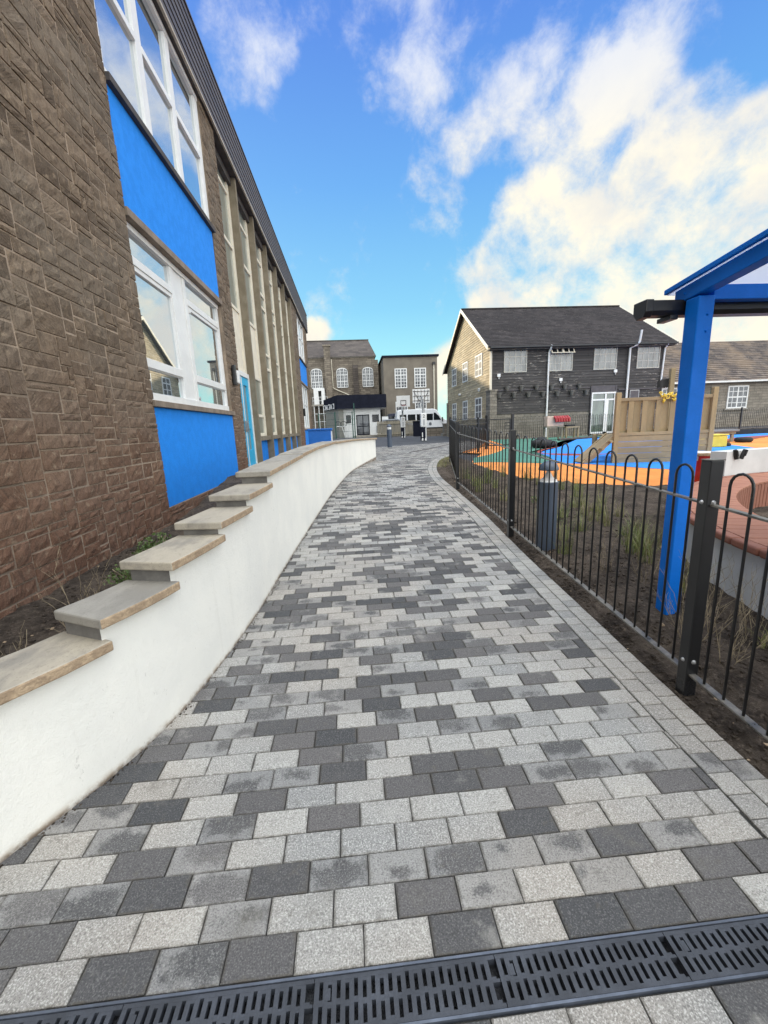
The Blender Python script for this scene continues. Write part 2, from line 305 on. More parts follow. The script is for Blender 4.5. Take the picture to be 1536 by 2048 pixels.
# ------------------------------------------------------------------ mesh building
class MB:
    def __init__(s, mp=None):
        s.v = []; s.f = []; s.mi = []; s.att = []; s.mp = mp or (lambda a, b, c: (a, b, c))
    def quad(s, pts, mi=0, att=None, mapped=True):
        i = len(s.v); s.v += [s.mp(*p) if mapped else tuple(p) for p in pts]
        s.f.append(tuple(range(i, i+len(pts)))); s.mi.append(mi); s.att.append(att)
    def box(s, u0, u1, v0, v1, d0, d1, mi=0):
        i = len(s.v)
        for a in (u0, u1):
            for b in (v0, v1):
                for c in (d0, d1): s.v.append(s.mp(a, b, c))
        for f in ((0,1,3,2),(4,6,7,5),(0,4,5,1),(2,3,7,6),(0,2,6,4),(1,5,7,3)):
            s.f.append(tuple(i+k for k in f)); s.mi.append(mi); s.att.append(None)
    def hexa(s, c, mi=0):
        """8 corners: bottom 4 (ccw) then top 4"""
        i = len(s.v); s.v += [tuple(p) for p in c]
        for f in ((3,2,1,0),(4,5,6,7),(0,1,5,4),(1,2,6,5),(2,3,7,6),(3,0,4,7)):
            s.f.append(tuple(i+k for k in f)); s.mi.append(mi); s.att.append(None)
    def prism(s, poly, d0, d1, mi=0):
        n = len(poly); i = len(s.v)
        s.v += [s.mp(a, b, d0) for a, b in poly] + [s.mp(a, b, d1) for a, b in poly]
        s.f.append(tuple(i+k for k in range(n))[::-1]); s.f.append(tuple(i+n+k for k in range(n)))
        s.mi += [mi, mi]; s.att += [None, None]
        for k in range(n):
            s.f.append((i+k, i+(k+1) % n, i+n+(k+1) % n, i+n+k)); s.mi.append(mi); s.att.append(None)
    def tube(s, pts, r, n=8, mi=0, cap=True):
        pts = [Vector(p) for p in pts]; rr = r if isinstance(r, (list, tuple)) else [r]*len(pts)
        up = None; rings = []
        for k, p in enumerate(pts):
            t = (pts[min(k+1, len(pts)-1)] - pts[max(k-1, 0)]).normalized()
            if up is None:
                up = Vector((0,0,1)) if abs(t.z) < .9 else Vector((1,0,0))
            a = t.cross(up).normalized(); up = a.cross(t).normalized()
            i = len(s.v); rings.append(i)
            for j in range(n):
                an = 2*PI*j/n
                s.v.append(tuple(p + (a*math.cos(an) + up*math.sin(an))*rr[k]))
        for k in range(len(rings)-1):
            for j in range(n):
                a, b = rings[k], rings[k+1]; q = (j+1) % n
                s.f.append((a+j, a+q, b+q, b+j)); s.mi.append(mi); s.att.append(None)
        if cap:
            s.f.append(tuple(rings[0]+j for j in range(n))[::-1]); s.f.append(tuple(rings[-1]+j for j in range(n)))
            s.mi += [mi, mi]; s.att += [None, None]
    def lathe(s, prof, cx, cy, n=24, mi=0):
        rings = []
        for r, z in prof:
            rings.append(len(s.v))
            for j in range(n):
                a = 2*PI*j/n; s.v.append((cx + r*math.cos(a), cy + r*math.sin(a), z))
        for k in range(len(rings)-1):
            for j in range(n):
                a, b = rings[k], rings[k+1]; q = (j+1) % n
                s.f.append((a+j, a+q, b+q, b+j)); s.mi.append(mi); s.att.append(None)
        s.f.append(tuple(rings[0]+j for j in range(n))[::-1]); s.f.append(tuple(rings[-1]+j for j in range(n)))
        s.mi += [mi, mi]; s.att += [None, None]
    def build(s, name, mats, parent=None, smooth=False, bevel=0, recalc=True, seg=2, sharp=40):
        me = bpy.data.meshes.new(name); me.from_pydata(s.v, [], s.f)
        if not isinstance(mats, (list, tuple)): mats = [mats]
        for m in mats: me.materials.append(M[m] if isinstance(m, str) else m)
        for p, k in zip(me.polygons, s.mi): p.material_index = k
        if any(a is not None for a in s.att):
            ca = me.color_attributes.new('blk', 'FLOAT_COLOR', 'CORNER')
            for p, a in zip(me.polygons, s.att):
                for j, li in enumerate(p.loop_indices):
                    if a is None: c = (0,.5,.5,.5)
                    else: c = a[j] if isinstance(a, list) else a
                    ca.data[li].color = c
        if recalc:
            bm = bmesh.new(); bm.from_mesh(me); bmesh.ops.recalc_face_normals(bm, faces=bm.faces); bm.to_mesh(me); bm.free()
        o = bpy.data.objects.new(name, me); COL.objects.link(o)
        if parent is not None: o.parent = parent; o.location = -ORG.get(parent.name, Vector())
        if smooth:
            me.shade_smooth()
            if sharp: me.set_sharp_from_angle(angle=math.radians(sharp))
        if bevel:
            b = o.modifiers.new('edge', 'BEVEL'); b.width = bevel; b.segments = seg; b.limit_method = 'ANGLE'; b.angle_limit = math.radians(50)
        return o
ORG = {}   # world position of each root empty, so parts can be modelled in world numbers
def thing(name, label, cat, loc=(0,0,0), group=None):
    o = bpy.data.objects.new(name, None); COL.objects.link(o); o.location = loc; o.empty_display_size = .1
    ORG[o.name] = Vector(loc); o['label'] = label; o['category'] = cat
    if group: o['group'] = group
    return o
def tag(o, label, cat, group=None):
    o['label'] = label; o['category'] = cat
    if group: o['group'] = group
    return o
def struct(o): o['kind'] = 'structure'; return o
def sub(o, parent):   # make o a sub-part of part 'parent' (both modelled in world numbers)
    o.parent = parent; o.location = (0,0,0); return o
def copy_tree(root, loc, label=None, rotz=None):
    r = root.copy(); COL.objects.link(r); r.location = loc; ORG[r.name] = Vector(loc)
    if rotz is not None: r.rotation_euler = (0,0,rotz)
    if label: r['label'] = label
    for ch in list(root.children):
        c = ch.copy(); COL.objects.link(c); c.parent = r
        for g in list(ch.children):
            d = g.copy(); COL.objects.link(d); d.parent = c
    return r
MX = lambda X0: (lambda a, b, d: (X0 + d, a, b))     # wall facing +x: u=y v=z
MXn = lambda X0: (lambda a, b, d: (X0 - d, a, b))    # wall facing -x
MY = lambda Y0: (lambda a, b, d: (a, Y0 - d, b))     # wall facing -y: u=x v=z

def interp(tab, t):
    if t <= tab[0][0]: return tab[0][1]
    for (a, va), (b, vb) in zip(tab, tab[1:]):
        if t <= b: return va + (vb-va)*(t-a)/(b-a)
    return tab[-1][1]
def gz(y):
    if y < 9: return -1.5 + .0445*y
    if y > 13: return -1.0
    t = (y-9)/4; a = -1.0995
    return (2*t**3-3*t**2+1)*a + (t**3-2*t**2+t)*.0445*4 + (-2*t**3+3*t**2)*-1.0
def catmull(pts, n=6):
    out = []
    P = [pts[0]] + list(pts) + [pts[-1]]
    for i in range(1, len(P)-2):
        p0, p1, p2, p3 = P[i-1], P[i], P[i+1], P[i+2]
        for k in range(n):
            t = k/n
            out.append(tuple(.5*((2*b)+(-a+c)*t+(2*a-5*b+4*c-d)*t*t+(-a+3*b-3*c+d)*t**3) for a, b, c, d in zip(p0, p1, p2, p3)))
    out.append(tuple(P[-2])); return out
def offset(poly, o):
    out = []
    for i, (x, y) in enumerate(poly):
        a = poly[max(i-1, 0)]; b = poly[min(i+1, len(poly)-1)]
        dx, dy = b[0]-a[0], b[1]-a[1]; L = math.hypot(dx, dy)
        out.append((x+dy/L*o, y-dx/L*o))
    return out

WALL = catmull([(-3.6,-2.2),(-2.5,-.8),(-1.80,.40),(-1.306,1.268),(-1.105,1.60),(-.934,2.059),(-.80,2.91),(-.735,3.763),(-.655,4.732),(-.546,6.0),(-.385,7.66),(-.09,9.85),(.2,11.09),(.76,13.01)], 8)
EDGE = catmull([(1.56,-4),(1.57,0),(1.595,1.27),(1.615,1.85),(1.65,2.6),(1.70,3.7),(1.75,4.5),(1.82,5.6),(1.87,7.3),(1.90,8.6),(2.08,10.05),(2.5,11.7),(3.15,13.2),(3.85,14.5),(4.45,15.4)], 8)
def xat(poly, y):
    for (x0, y0), (x1, y1) in zip(poly, poly[1:]):
        if y0 <= y <= y1: return x0 + (x1-x0)*(y-y0)/(y1-y0)
    return poly[0][0] if y < poly[0][1] else poly[-1][0] + (y-poly[-1][1])*.62

# ------------------------------------------------------------------ ground sheets
def grid_sheet(name, m, xs, ys, zf):
    b = MB(); nx, ny = len(xs), len(ys)
    for y in ys:
        for x in xs: b.v.append((x, y, zf(x, y)))
    for j in range(ny-1):
        for i in range(nx-1):
            k = j*nx+i; b.f.append((k, k+1, k+nx+1, k+nx)); b.mi.append(0); b.att.append(None)
    return struct(b.build(name, m, recalc=False))
ys = [-60,-20,-8] + [-4+.5*i for i in range(40)] + [17,20,25,40,80,200,600]
grid_sheet('ground', 'asphalt', [-600,-100,-30,-10,0,10,30,100,600], ys, lambda x, y: gz(max(y,-4))-.045)
# yard asphalt laid a little proud beyond the paving
# ------------------------------------------------------------------ block paving
def clip(poly, px, py, nx, ny):
    """keep the side where (p-P).n <= 0"""
    out = []
    for i in range(len(poly)):
        a, b = poly[i], poly[(i+1) % len(poly)]
        da = (a[0]-px)*nx+(a[1]-py)*ny; db = (b[0]-px)*nx+(b[1]-py)*ny
        if da <= 0: out.append(a)
        if (da < 0) != (db < 0):
            t = da/(da-db); out.append((a[0]+(b[0]-a[0])*t, a[1]+(b[1]-a[1])*t))
    return out
def area(p): return abs(sum(p[i][0]*p[(i+1) % len(p)][1]-p[(i+1) % len(p)][0]*p[i][1] for i in range(len(p))))/2
pv = MB()
def paver(poly, ty, box=None, near=True, dz=0):
    if len(poly) < 3 or area(poly) < .0009: return
    n = len(poly); cx = sum(p[0] for p in poly)/n; cy = sum(p[1] for p in poly)/n
    x0 = min(p[0] for p in poly); x1 = max(p[0] for p in poly); y0 = min(p[1] for p in poly); y1 = max(p[1] for p in poly)
    if box: x0, x1, y0, y1 = box
    rnd = R.random(); jz = R.uniform(-.0018, .0018)+dz; tx = R.uniform(-.008,.008)
    def c(p): return (ty, rnd, (p[0]-x0)/(x1-x0+1e-6), (p[1]-y0)/(y1-y0+1e-6))
    def z(p, d=0): return gz(p[1])+jz-d+tx*(p[0]-cx)
    def inset(p, e):
        L = math.hypot(p[0]-cx, p[1]-cy) or 1; return (p[0]-(p[0]-cx)/L*e, p[1]-(p[1]-cy)/L*e)
    if near:
        a = [inset(p, .0022) for p in poly]; b = [inset(p, .0085) for p in poly]
        a = [(q[0]+R.uniform(-.0008,.0008), q[1]+R.uniform(-.0008,.0008)) for q in a]
        pv.quad([(q[0], q[1], z(q)) for q in b], 0, [c(q) for q in b])
        for i in range(n):
            j = (i+1) % n
            pv.quad([(a[i][0],a[i][1],z(a[i],.0035)), (a[j][0],a[j][1],z(a[j],.0035)), (b[j][0],b[j][1],z(b[j])), (b[i][0],b[i][1],z(b[i]))], 0, [c(a[i]),c(a[j]),c(b[j]),c(b[i])])
            pv.quad([(a[i][0],a[i][1],z(a[i],.02)), (a[j][0],a[j][1],z(a[j],.02)), (a[j][0],a[j][1],z(a[j],.0035)), (a[i][0],a[i][1],z(a[i],.0035))], 0, [c(a[i]),c(a[j]),c(a[j]),c(a[i])])
    else:
        a = [inset(p, .0036) for p in poly]
        pv.quad([(q[0], q[1], z(q)) for q in a], 0, [c(q) for q in a])
BW, BH = .197, .0982
EIN = offset(EDGE, -.222)
def kind():
    t = R.random(); return 0 if t < .46 else (.5 if t < .71 else 1)
row = -22
DY0, DY1 = .741, .865
FARL = lambda x: 21.5+(x-1.28)*.47
while True:
    if row < 0:
        y1 = DY0 - .004 - (-row-1)*BH; y0 = y1-BH
    else:
        y0 = DY1 + .004 + row*BH; y1 = y0+BH
    if y0 > 24: break
    if y0 < -1.2: row += 1; continue
    ym = (y0+y1)/2; near = ym < 6.5
    xl = (xat(WALL, ym)-.12) if ym < 13 else .80+(ym-13)*.05
    xr = xat(EIN, ym)
    if ym > 14.8: xr = 4.45+(ym-14.8)*.55 if ym < 18 else 6.6
    offx = {0:0, 1:.5, 2:.12, 3:.62}[row % 4]*BW + R.uniform(-.01,.01)
    run = None; x = -3 + offx; prev = kind()
    tiles = []
    while x < 9:
        if x+BW > xl and x < xr+.25:
            if R.random() < .06: ty = prev
            else: ty = kind()
            prev = ty
            poly = [(x,y0),(x+BW,y0),(x+BW,y1),(x,y1)]
            if ym < 14.8:
                k = ym; xa, xb = xat(EIN, k-.06), xat(EIN, k+.06); dx, dy = xb-xa, .12; L = math.hypot(dx, dy)
                poly = clip(poly, xat(EIN, k)-.002, k, dy/L, -dx/L)
            else:
                if x > xr: x += BW; continue
            if ym < 13:
                poly = clip(poly, xat(WALL, ym)-.10, ym, -1, 0)
            if ym > 21:
                poly = clip(poly, 1.28, 21.5, -.425, .905)
            if poly: paver(poly, ty, (x, x+BW, y0, y1), near)
        x += BW
    row += 1
# two border courses following the curved edge
for course in range(2):
    e0 = offset(EDGE, -.110*course-.001); e1 = offset(EDGE, -.110*(course+1)+.001)
    # arc-length resample
    def resamp(poly, ref, step, ph):
        L = [0]
        for a, b in zip(ref, ref[1:]): L.append(L[-1]+math.hypot(b[0]-a[0], b[1]-a[1]))
        out = []; s = ph
        while s < L[-1]:
            for i in range(len(L)-1):
                if L[i+1] >= s:
                    t = (s-L[i])/(L[i+1]-L[i]); a, b = poly[i], poly[i+1]; out.append((a[0]+(b[0]-a[0])*t, a[1]+(b[1]-a[1])*t)); break
            s += step
        return out
    ph = 0.03+.045*course
    A = resamp(e0, EDGE, .099, ph); B_ = resamp(e1, EDGE, .099, ph)
    for i in range(len(A)-1):
        if A[i][1] < -1.2 or (DY0-.06 < A[i][1] < DY1 and False): continue
        if A[i+1][1] > DY0-.004 and A[i][1] < DY1+.004: continue
        paver([B_[i], A[i], A[i+1], B_[i+1]], 0 if R.random() < .93 else .5, None, A[i][1] < 7)
struct(pv.build('path', 'paver', recalc=False))
# bedding sand / joints just under the blocks
jb = MB()
yy = [-4+.25*i for i in range(109)]
for a, b in zip(yy, yy[1:]):
    def xr_(y): return xat(EDGE, y)-.004 if y < 15.2 else 6.6
    if b > DY0 and a < DY1+.2: pass
    for (c, d) in ([(a, b)] if not (a < DY1 and b > DY0) else [(a, DY0), (DY1, b)]):
        if d <= c: continue
        if c > 21.2: continue
        xl0 = xat(WALL, c)-.12 if c < 13 else .8+(c-13)*.05; xl1 = xat(WALL, d)-.12 if d < 13 else .8+(d-13)*.05
        jb.quad([(xl0,c,gz(c)-.010),(xr_(c),c,gz(c)-.010),(xr_(d),d,gz(d)-.010),(xl1,d,gz(d)-.010)])
struct(jb.build('paving_bed', 'joint', recalc=False))
# kerb line sweeping across the far paving
kb = MB(); kp = catmull([(2.2,15.9),(3.1,17.4),(4.1,19.3),(5.2,21.4),(6.4,23.2)], 6)
ko = offset(kp, .10)
for i in range(len(kp)-1):
    a, b, c, d = kp[i], kp[i+1], ko[i+1], ko[i]
    kb.hexa([(*a,-1.02),(*b,-1.02),(*c,-1.02),(*d,-1.02),(*a,-.985),(*b,-.985),(*c,-.985),(*d,-.985)])
struct(kb.build('kerb', 'dark_sill'))

# ------------------------------------------------------------------ drainage channel
dr = thing('drainage_channel', 'black slotted drainage channel crossing the block paving in the foreground', 'drain', (0,.8,gz(.8)))
b = MB(); x0, x1 = -1.68, 1.40
g0 = gz(.8)
b.box(x0, x1, DY0+.004, DY1-.004, g0-.10, g0-.06); o = b.build('channel_floor', 'pit', dr)
b = MB()
b.box(x0, x1, DY0, DY0+.006, g0-.1, g0+.0015); b.box(x0, x1, DY1-.006, DY1, g0-.1, g0+.0015)
b.build('edge_rail', 'drain_edge', dr)
gy0, gy1 = DY0+.008, DY1-.008; pitch = .0232; xs = x0; k = 0
nsec = 0
while xs < x1-.05:
    xe = min(xs+.5, x1); b = MB(); zt, zb = g0-.001, g0-.022
    b.box(xs+.001, xe-.001, gy0, gy0+.0095, zb, zt); b.box(xs+.001, xe-.001, gy1-.0095, gy1, zb, zt)
    ymid = (gy0+gy1)/2; b.box(xs+.001, xe-.001, ymid-.0035, ymid+.0035, zb, zt-.0005)
    x = xs+.001; j = 0
    n = int((xe-xs)/pitch)
    for j in range(n+1):
        xa = xs+.002+j*pitch; w = .0128
        if xa+w > xe: break
        b.box(xa, xa+w, gy0+.009, gy1-.009, zb, zt-.0003)
        # staggered slot ends
        if j % 2: b.box(xa+.002, min(xa+pitch+.002, xe-.002), gy1-.0165, gy1-.0085, zb, zt-.0006); b.box(xa+.002, min(xa+pitch+.002, xe-.002), ymid-.0085, ymid-.0028, zb, zt-.0008)
        else: b.box(xa+.002, min(xa+pitch+.002, xe-.002), ymid+.0028, ymid+.0085, zb, zt-.0006); b.box(xa+.002, min(xa+pitch+.002, xe-.002), gy0+.0085, gy0+.0165, zb, zt-.0008)
    b.box(xs+.03, xs+.045, ymid+.006, ymid+.03, zb, zt+.0006)
    b.build('grate', 'iron', dr)
    xs += .5

# ------------------------------------------------------------------ retaining wall with coping
CAPT = [(3.6,-.325),(5,-.275),(6.4,-.24),(8.2,-.232),(10,-.26),(13.1,-.317)]
slabs = [(-2.0,-1.30,-1.23),(-1.34,-.66,-1.13),(-.70,-.14,-1.04),(-.18,.42,-.95+.0),(.38,1.03,-.93+.015),(.99,1.655,-.823),(1.622,2.035,-.716),(1.997,2.54,-.608),(2.503,3.04,-.525),(2.992,3.643,-.434)]
y = 3.592; L_ = [.78,.66,.62,.60,.62,.60,.64,.6,.62,.6,.6,.62,.6,.6,.62,.5,.5]
k = 0
while y < 12.95:
    y2 = min(y+L_[k % len(L_)], 13.03)
    if 13.03-y2 < .3: y2 = 13.03
    slabs.append((y, y2, None)); y = y2+.020; k += 1
rw = thing('retaining_wall', 'white rendered garden wall with stepped concrete coping curving along the path', 'wall', (-.9,2.2,gz(2.2)))
def wallseg(off_, y0, y1, n=6):
    pts = []
    P = offset(WALL, off_) if off_ else WALL
    for i in range(n+1):
        y = y0+(y1-y0)*i/n; pts.append((xat(P, y), y))
    return pts
def perp(pts, d):
    out = []
    for (x, y) in pts:
        dx, dy = xat(WALL, y+.12)-xat(WALL, y-.12), .24; L = math.hypot(dx, dy); out.append((x-dy/L*d, y+dx/L*d))
    return out
body = MB()
def capz(y, t): return t if t is not None else interp(CAPT, y)
TH = .046
for i, (y0, y1, t) in enumerate(slabs):
    nxt = slabs[i+1][0]+.035 if (i+1 < len(slabs) and t is not None) else y1+.020
    ys0 = y0+.035 if t is not None and i else y0
    if i == 10: ys0 = y0+.035
    if i == len(slabs)-1: nxt = 13.01
    o_ = wallseg(0, ys0, nxt); in_ = perp(o_, .22)
    for a in range(len(o_)-1):
        zt0, zt1 = capz(o_[a][1], t)-TH, capz(o_[a+1][1], t)-TH
        zb0, zb1 = gz(o_[a][1])-.15, gz(o_[a+1][1])-.15
        A0, A1, B0, B1 = o_[a], o_[a+1], in_[a], in_[a+1]
        body.quad([(*A0,zb0),(*A1,zb1),(*A1,zt1),(*A0,zt0)], 0)
        body.quad([(*B0,zb0),(*B1,zb1),(*B1,zt1),(*B0,zt0)], 1)
        body.quad([(*A0,zt0),(*A1,zt1),(*B1,zt1),(*B0,zt0)], 1)
    a = 0; zt0 = capz(o_[0][1], t)-TH
    body.quad([(*o_[0],zt0-.4),(*in_[0],zt0-.4),(*in_[0],zt0),(*o_[0],zt0)], 1)
    body.quad([(*o_[-1],-1.6),(*in_[-1],-1.6),(*in_[-1],capz(nxt,t)-TH),(*o_[-1],capz(nxt,t)-TH)], 0)
bo = body.build('wall_body', ['render','riser'], rw, recalc=False)
bm = bmesh.new(); bm.from_mesh(bo.data); bmesh.ops.remove_doubles(bm, verts=bm.verts, dist=.0015); bm.to_mesh(bo.data); bm.free()
bo.data.shade_smooth(); bo.data.set_sharp_from_angle(angle=math.radians(35))
for i, (y0, y1, t) in enumerate(slabs):
    b = MB(); o_ = wallseg(.042, y0, y1, 4); in_ = perp(o_, .304)
    jt = R.uniform(-.006,.006); n = len(o_)
    zt = [capz(p[1], t)+(jt if t is None else 0) for p in o_]
    I = len(b.v)
    for a in range(n): b.v += [(*o_[a], zt[a]), (*in_[a], zt[a]), (*in_[a], zt[a]-TH), (*o_[a], zt[a]-TH)]
    for a in range(n-1):
        q = I+a*4; w = q+4
        for (e, f, m_) in ((0,1,0),(1,2,0),(2,3,0),(3,0,1)):
            b.f.append((q+e, q+f, w+f, w+e)); b.mi.append(m_); b.att.append(None)
    b.f.append((I,I+1,I+2,I+3)); b.f.append((I+(n-1)*4,I+(n-1)*4+3,I+(n-1)*4+2,I+(n-1)*4+1)); b.mi += [0,0]; b.att += [None,None]
    b.build('coping_slab', ['cap','cap_edge'], rw, bevel=.008)

# ------------------------------------------------------------------ soil bed behind the wall, terrace
def bedz(x, y):
    base = interp([(-3,-1.62),(1.0,-1.27),(2.5,-1.20),(6.0,-1.18),(8.5,-.86),(30,-.86)], y)
    base += .10*max(0, (x+1.6))*(1 if y < 6 else 0)
    return base + (mnoise.noise(Vector((x*3, y*3, 0)))*.035 + mnoise.noise(Vector((x*14, y*14, 3)))*.018)*(1 if y < 8.5 else .1)
b = MB(); nx = 26; ny = 220
for j in range(ny+1):
    y = -3.4+j*(12.2)/ny; xi = xat(offset(WALL,-.2), y)
    for i in range(nx+1):
        x = -2.56+(xi+.02+2.56)*i/nx; b.v.append((x, y, bedz(x, y)))
for j in range(ny):
    for i in range(nx):
        k = j*(nx+1)+i; b.f.append((k,k+1,k+nx+2,k+nx+1)); b.mi.append(0); b.att.append(None)
struct(b.build('soil_bed', 'soil', recalc=False))
b = MB(); yv = [8.7,9.5,10.5,11.5,12.5,13.0]
for a, c in zip(yv, yv[1:]): b.quad([(-2.56,a,-.87),(xat(offset(WALL,-.2),a),a,-.87),(xat(offset(WALL,-.2),c),c,-.87),(-2.56,c,-.87)])
b.quad([(-2.56,13,-.87),(.5,13,-.87),(.1,16,-.93),(-2.56,30,-.93)])
struct(b.build('terrace', 'asphalt', recalc=False))

# ------------------------------------------------------------------ garden soil on the right
HOLE = [(3.30,11.4),(3.15,10.9),(3.18,10.3),(3.25,9.4),(3.44,8.15),(3.75,7.75),(4.13,7.3),(5.0,6.85),(5.6,6.62),(6.6,6.2),(9,5.9),(30,5.4)]
def orange_y(x):  # near edge of the rubber surface
    return interp([(3.15,10.8),(3.25,9.4),(3.44,8.15),(3.75,7.78),(4.13,7.33),(5.0,6.85),(5.6,6.62),(6.6,6.3),(9,6.0),(30,5.4)], x)
def inside(x, y): return x > 3.2 and y > orange_y(x) and y < 15+max(0,(x-3.6))*1.0
def soilz(x, y, u):
    z = gz(y) - .012
    n = mnoise.noise(Vector((x*2.2, y*2.2, 1)))*.028 + mnoise.noise(Vector((x*9, y*9, 5)))*.018 + mnoise.noise(Vector((x*27, y*27, 9)))*.010
    z += (n+.022)*min(1, u/.12+.15)
    if u > .25: z += .02
    if inside(x, y+.06): z = gz(y)-.10
    return z
b = MB(); us = [0]+[.012*1.055**i*i**.75 for i in range(1, 74)]
us = [u for u in us if u < 7.5]+[7.6]
Y = -2.0; yl = []
while Y < 16.0:
    yl.append(Y); Y += .035 if Y < 5 else .07
for y in yl:
    xe = xat(EDGE, y)
    for u in us: b.v.append((xe+u, y, soilz(xe+u, y, u) if u > 0 else gz(y)-.012))
nu = len(us)
for j in range(len(yl)-1):
    for i in range(nu-1):
        k = j*nu+i; b.f.append((k,k+1,k+nu+1,k+nu)); b.mi.append(0); b.att.append(None)
struct(b.build('garden_soil', 'soil', recalc=False, smooth=True, sharp=0))

# playground rubber surfacing, each colour a sheet above the last
def sheet(name, m, poly, dz):
    bm = bmesh.new(); vs = [bm.verts.new((x, y, 0)) for x, y in poly]; f = bm.faces.new(vs)
    if f.normal.z < 0 or sum(poly[i][0]*poly[(i+1)%len(poly)][1]-poly[(i+1)%len(poly)][0]*poly[i][1] for i in range(len(poly))) < 0: f.normal_flip()
    bmesh.ops.triangulate(bm, faces=bm.faces[:])
    for k in range(0, 32):
        bmesh.ops.bisect_plane(bm, geom=bm.verts[:]+bm.edges[:]+bm.faces[:], plane_co=(0,5+.3*k,0), plane_no=(0,1,0))
    for v in bm.verts: v.co.z = gz(v.co.y)+dz
    me = bpy.data.meshes.new(name); bm.to_mesh(me); bm.free(); me.materials.append(M[m])
    o = bpy.data.objects.new(name, me); COL.objects.link(o); return struct(o)
front = catmull([(3.36,11.3),(3.18,10.6),(3.22,9.4),(3.44,8.15),(3.75,7.78),(4.13,7.33),(5.0,6.85),(5.6,6.62),(6.6,6.3),(9,6.0),(14,5.7),(30,5.4)], 5)
sheet('orange_surface', 'orange', front+[(30,24),(8,24),(5.5,17.5),(4.2,15.2),(3.9,14.4),(4.35,13.6)], .004)
green = catmull([(3.22,10.75),(3.6,10.8),(4.2,10.45),(5.1,9.95),(5.35,11.2),(5.55,12.7),(6.3,13.8),(7.4,15.2),(10.9,20.2),(14.5,22.2),(17,23.6)], 5)
sheet('green_surface', 'green', green+[(17,24),(8.1,24),(6.9,18.4),(5.9,15.6),(5.2,14.2),(4.3,12.8),(3.6,12.0)], .008)
blue = catmull([(5.08,9.93),(5.7,9.5),(6.77,8.25),(8.3,7.8),(10,8.4),(11.3,10.4),(12.2,12.6),(13.3,13.9),(16.5,15.4),(30,17)], 5)
sheet('blue_surface', 'brightblue', blue+[(30,22),(18,22),(15,21.8),(11.3,20.1),(7.8,15.0),(6.6,13.6),(5.85,12.6),(5.55,11.2)], .012)
red = catmull([(7.7,15.1),(6.55,13.9),(5.95,12.9),(5.85,12.0),(6.3,11.3),(7.4,11.3),(9.6,12.0)], 5)
sheet('red_line', 'redrub', red+offset(red,-.12)[::-1], .016)
red = catmull([(13.0,13.6),(15.2,14.6),(18,15.6),(30,16.2)], 4)
sheet('red_line', 'redrub', red+offset(red,-.8)[::-1], .016)

# ------------------------------------------------------------------ near school building
sc = thing('school_building', 'long two-storey school block of brown tooled stone with blue panels and concrete fins', 'building', (-2.5,8,-.9))
X0 = -2.5
def stones(b, y0, y1, z0, z1, seed, cell=(.082,.072), fine=True):
    rr = random.Random(seed); nu = max(1, round((y1-y0)/cell[0])); nv = max(1, round((z1-z0)/cell[1]))
    cu, cv = (y1-y0)/nu, (z1-z0)/nv; used = [[False]*nu for _ in range(nv)]
    for j in range(nv):
        for i in range(nu):
            if used[j][i]: continue
            w = rr.choice([2,3,3,4,4,5,5,6,7]); h_ = rr.choice([1,2,2,2,2,3,3])
            if h_ == 1: w = max(w, 3)
            if h_ >= 3: w = min(w, 5)
            ww = 0
            while ww < w and i+ww < nu and not used[j][i+ww]: ww += 1
            if 0 < nu-(i+ww) < 2 and not any(used[j][i+ww:nu]): ww = nu-i
            h_ = min(h_, nv-j); ok = h_
            for q in range(1, h_):
                if any(used[j+q][i:i+ww]): ok = q; break
            for q in range(ok):
                for p in range(ww): used[j+q][i+p] = True
            a0, a1 = y0+i*cu, y0+(i+ww)*cu; c0, c1 = z0+j*cv, z0+(j+ok)*cv
            g = .0058; d = rr.uniform(.005,.016); rn = rr.random(); an = rr.random()
            jj = lambda: rr.uniform(-.004,.004)
            o4 = [(a0+g+jj(), c0+g+jj()),(a1-g+jj(), c0+g+jj()),(a1-g+jj(), c1-g+jj()),(a0+g+jj(), c1-g+jj())]
            att = (rn, an, 0, 0)
            nxs = max(2, round((a1-a0)/.07)) if fine else 1; nzs = max(2, round((c1-c0)/.07)) if fine else 1
            def P(s, t, dd, ins):
                bx = (o4[0][0]*(1-s)+o4[1][0]*s)*(1-t)+(o4[3][0]*(1-s)+o4[2][0]*s)*t
                bz = (o4[0][1]*(1-s)+o4[1][1]*s)*(1-t)+(o4[3][1]*(1-s)+o4[2][1]*s)*t
                return (X0+dd, bx, bz)
            base = len(b.v)
            for q in range(nzs+1):
                for p in range(nxs+1):
                    s, t = p/nxs, q/nzs
                    edge = p in (0,nxs) or q in (0,nzs)
                    dd = d + (rr.uniform(-.006,.009) if not edge else rr.uniform(-.005,-.001))
                    s2 = min(max(s, .025), .975); t2 = min(max(t,.03),.97)
                    b.v.append(P(s2, t2, dd, 0))
            for q in range(nzs):
                for p in range(nxs):
                    k = base+q*(nxs+1)+p; b.f.append((k,k+1,k+nxs+2,k+nxs+1)); b.mi.append(0); b.att.append(att)
            ring = [base+p for p in range(nxs+1)]+[base+q*(nxs+1)+nxs for q in range(1,nzs+1)]+[base+nzs*(nxs+1)+p for p in range(nxs-1,-1,-1)]+[base+q*(nxs+1) for q in range(nzs-1,0,-1)]
            par = [(p/nxs,0) for p in range(nxs+1)]+[(1,q/nzs) for q in range(1,nzs+1)]+[(p/nxs,1) for p in range(nxs-1,-1,-1)]+[(0,q/nzs) for q in range(nzs-1,0,-1)]
            bk = len(b.v)
            for (s, t) in par: b.v.append(P(s, t, -.003, 0))
            m_ = len(ring)
            for q in range(m_):
                r2 = (q+1) % m_; b.f.append((bk+q, bk+r2, ring[r2], ring[q])); b.mi.append(0); b.att.append(att)
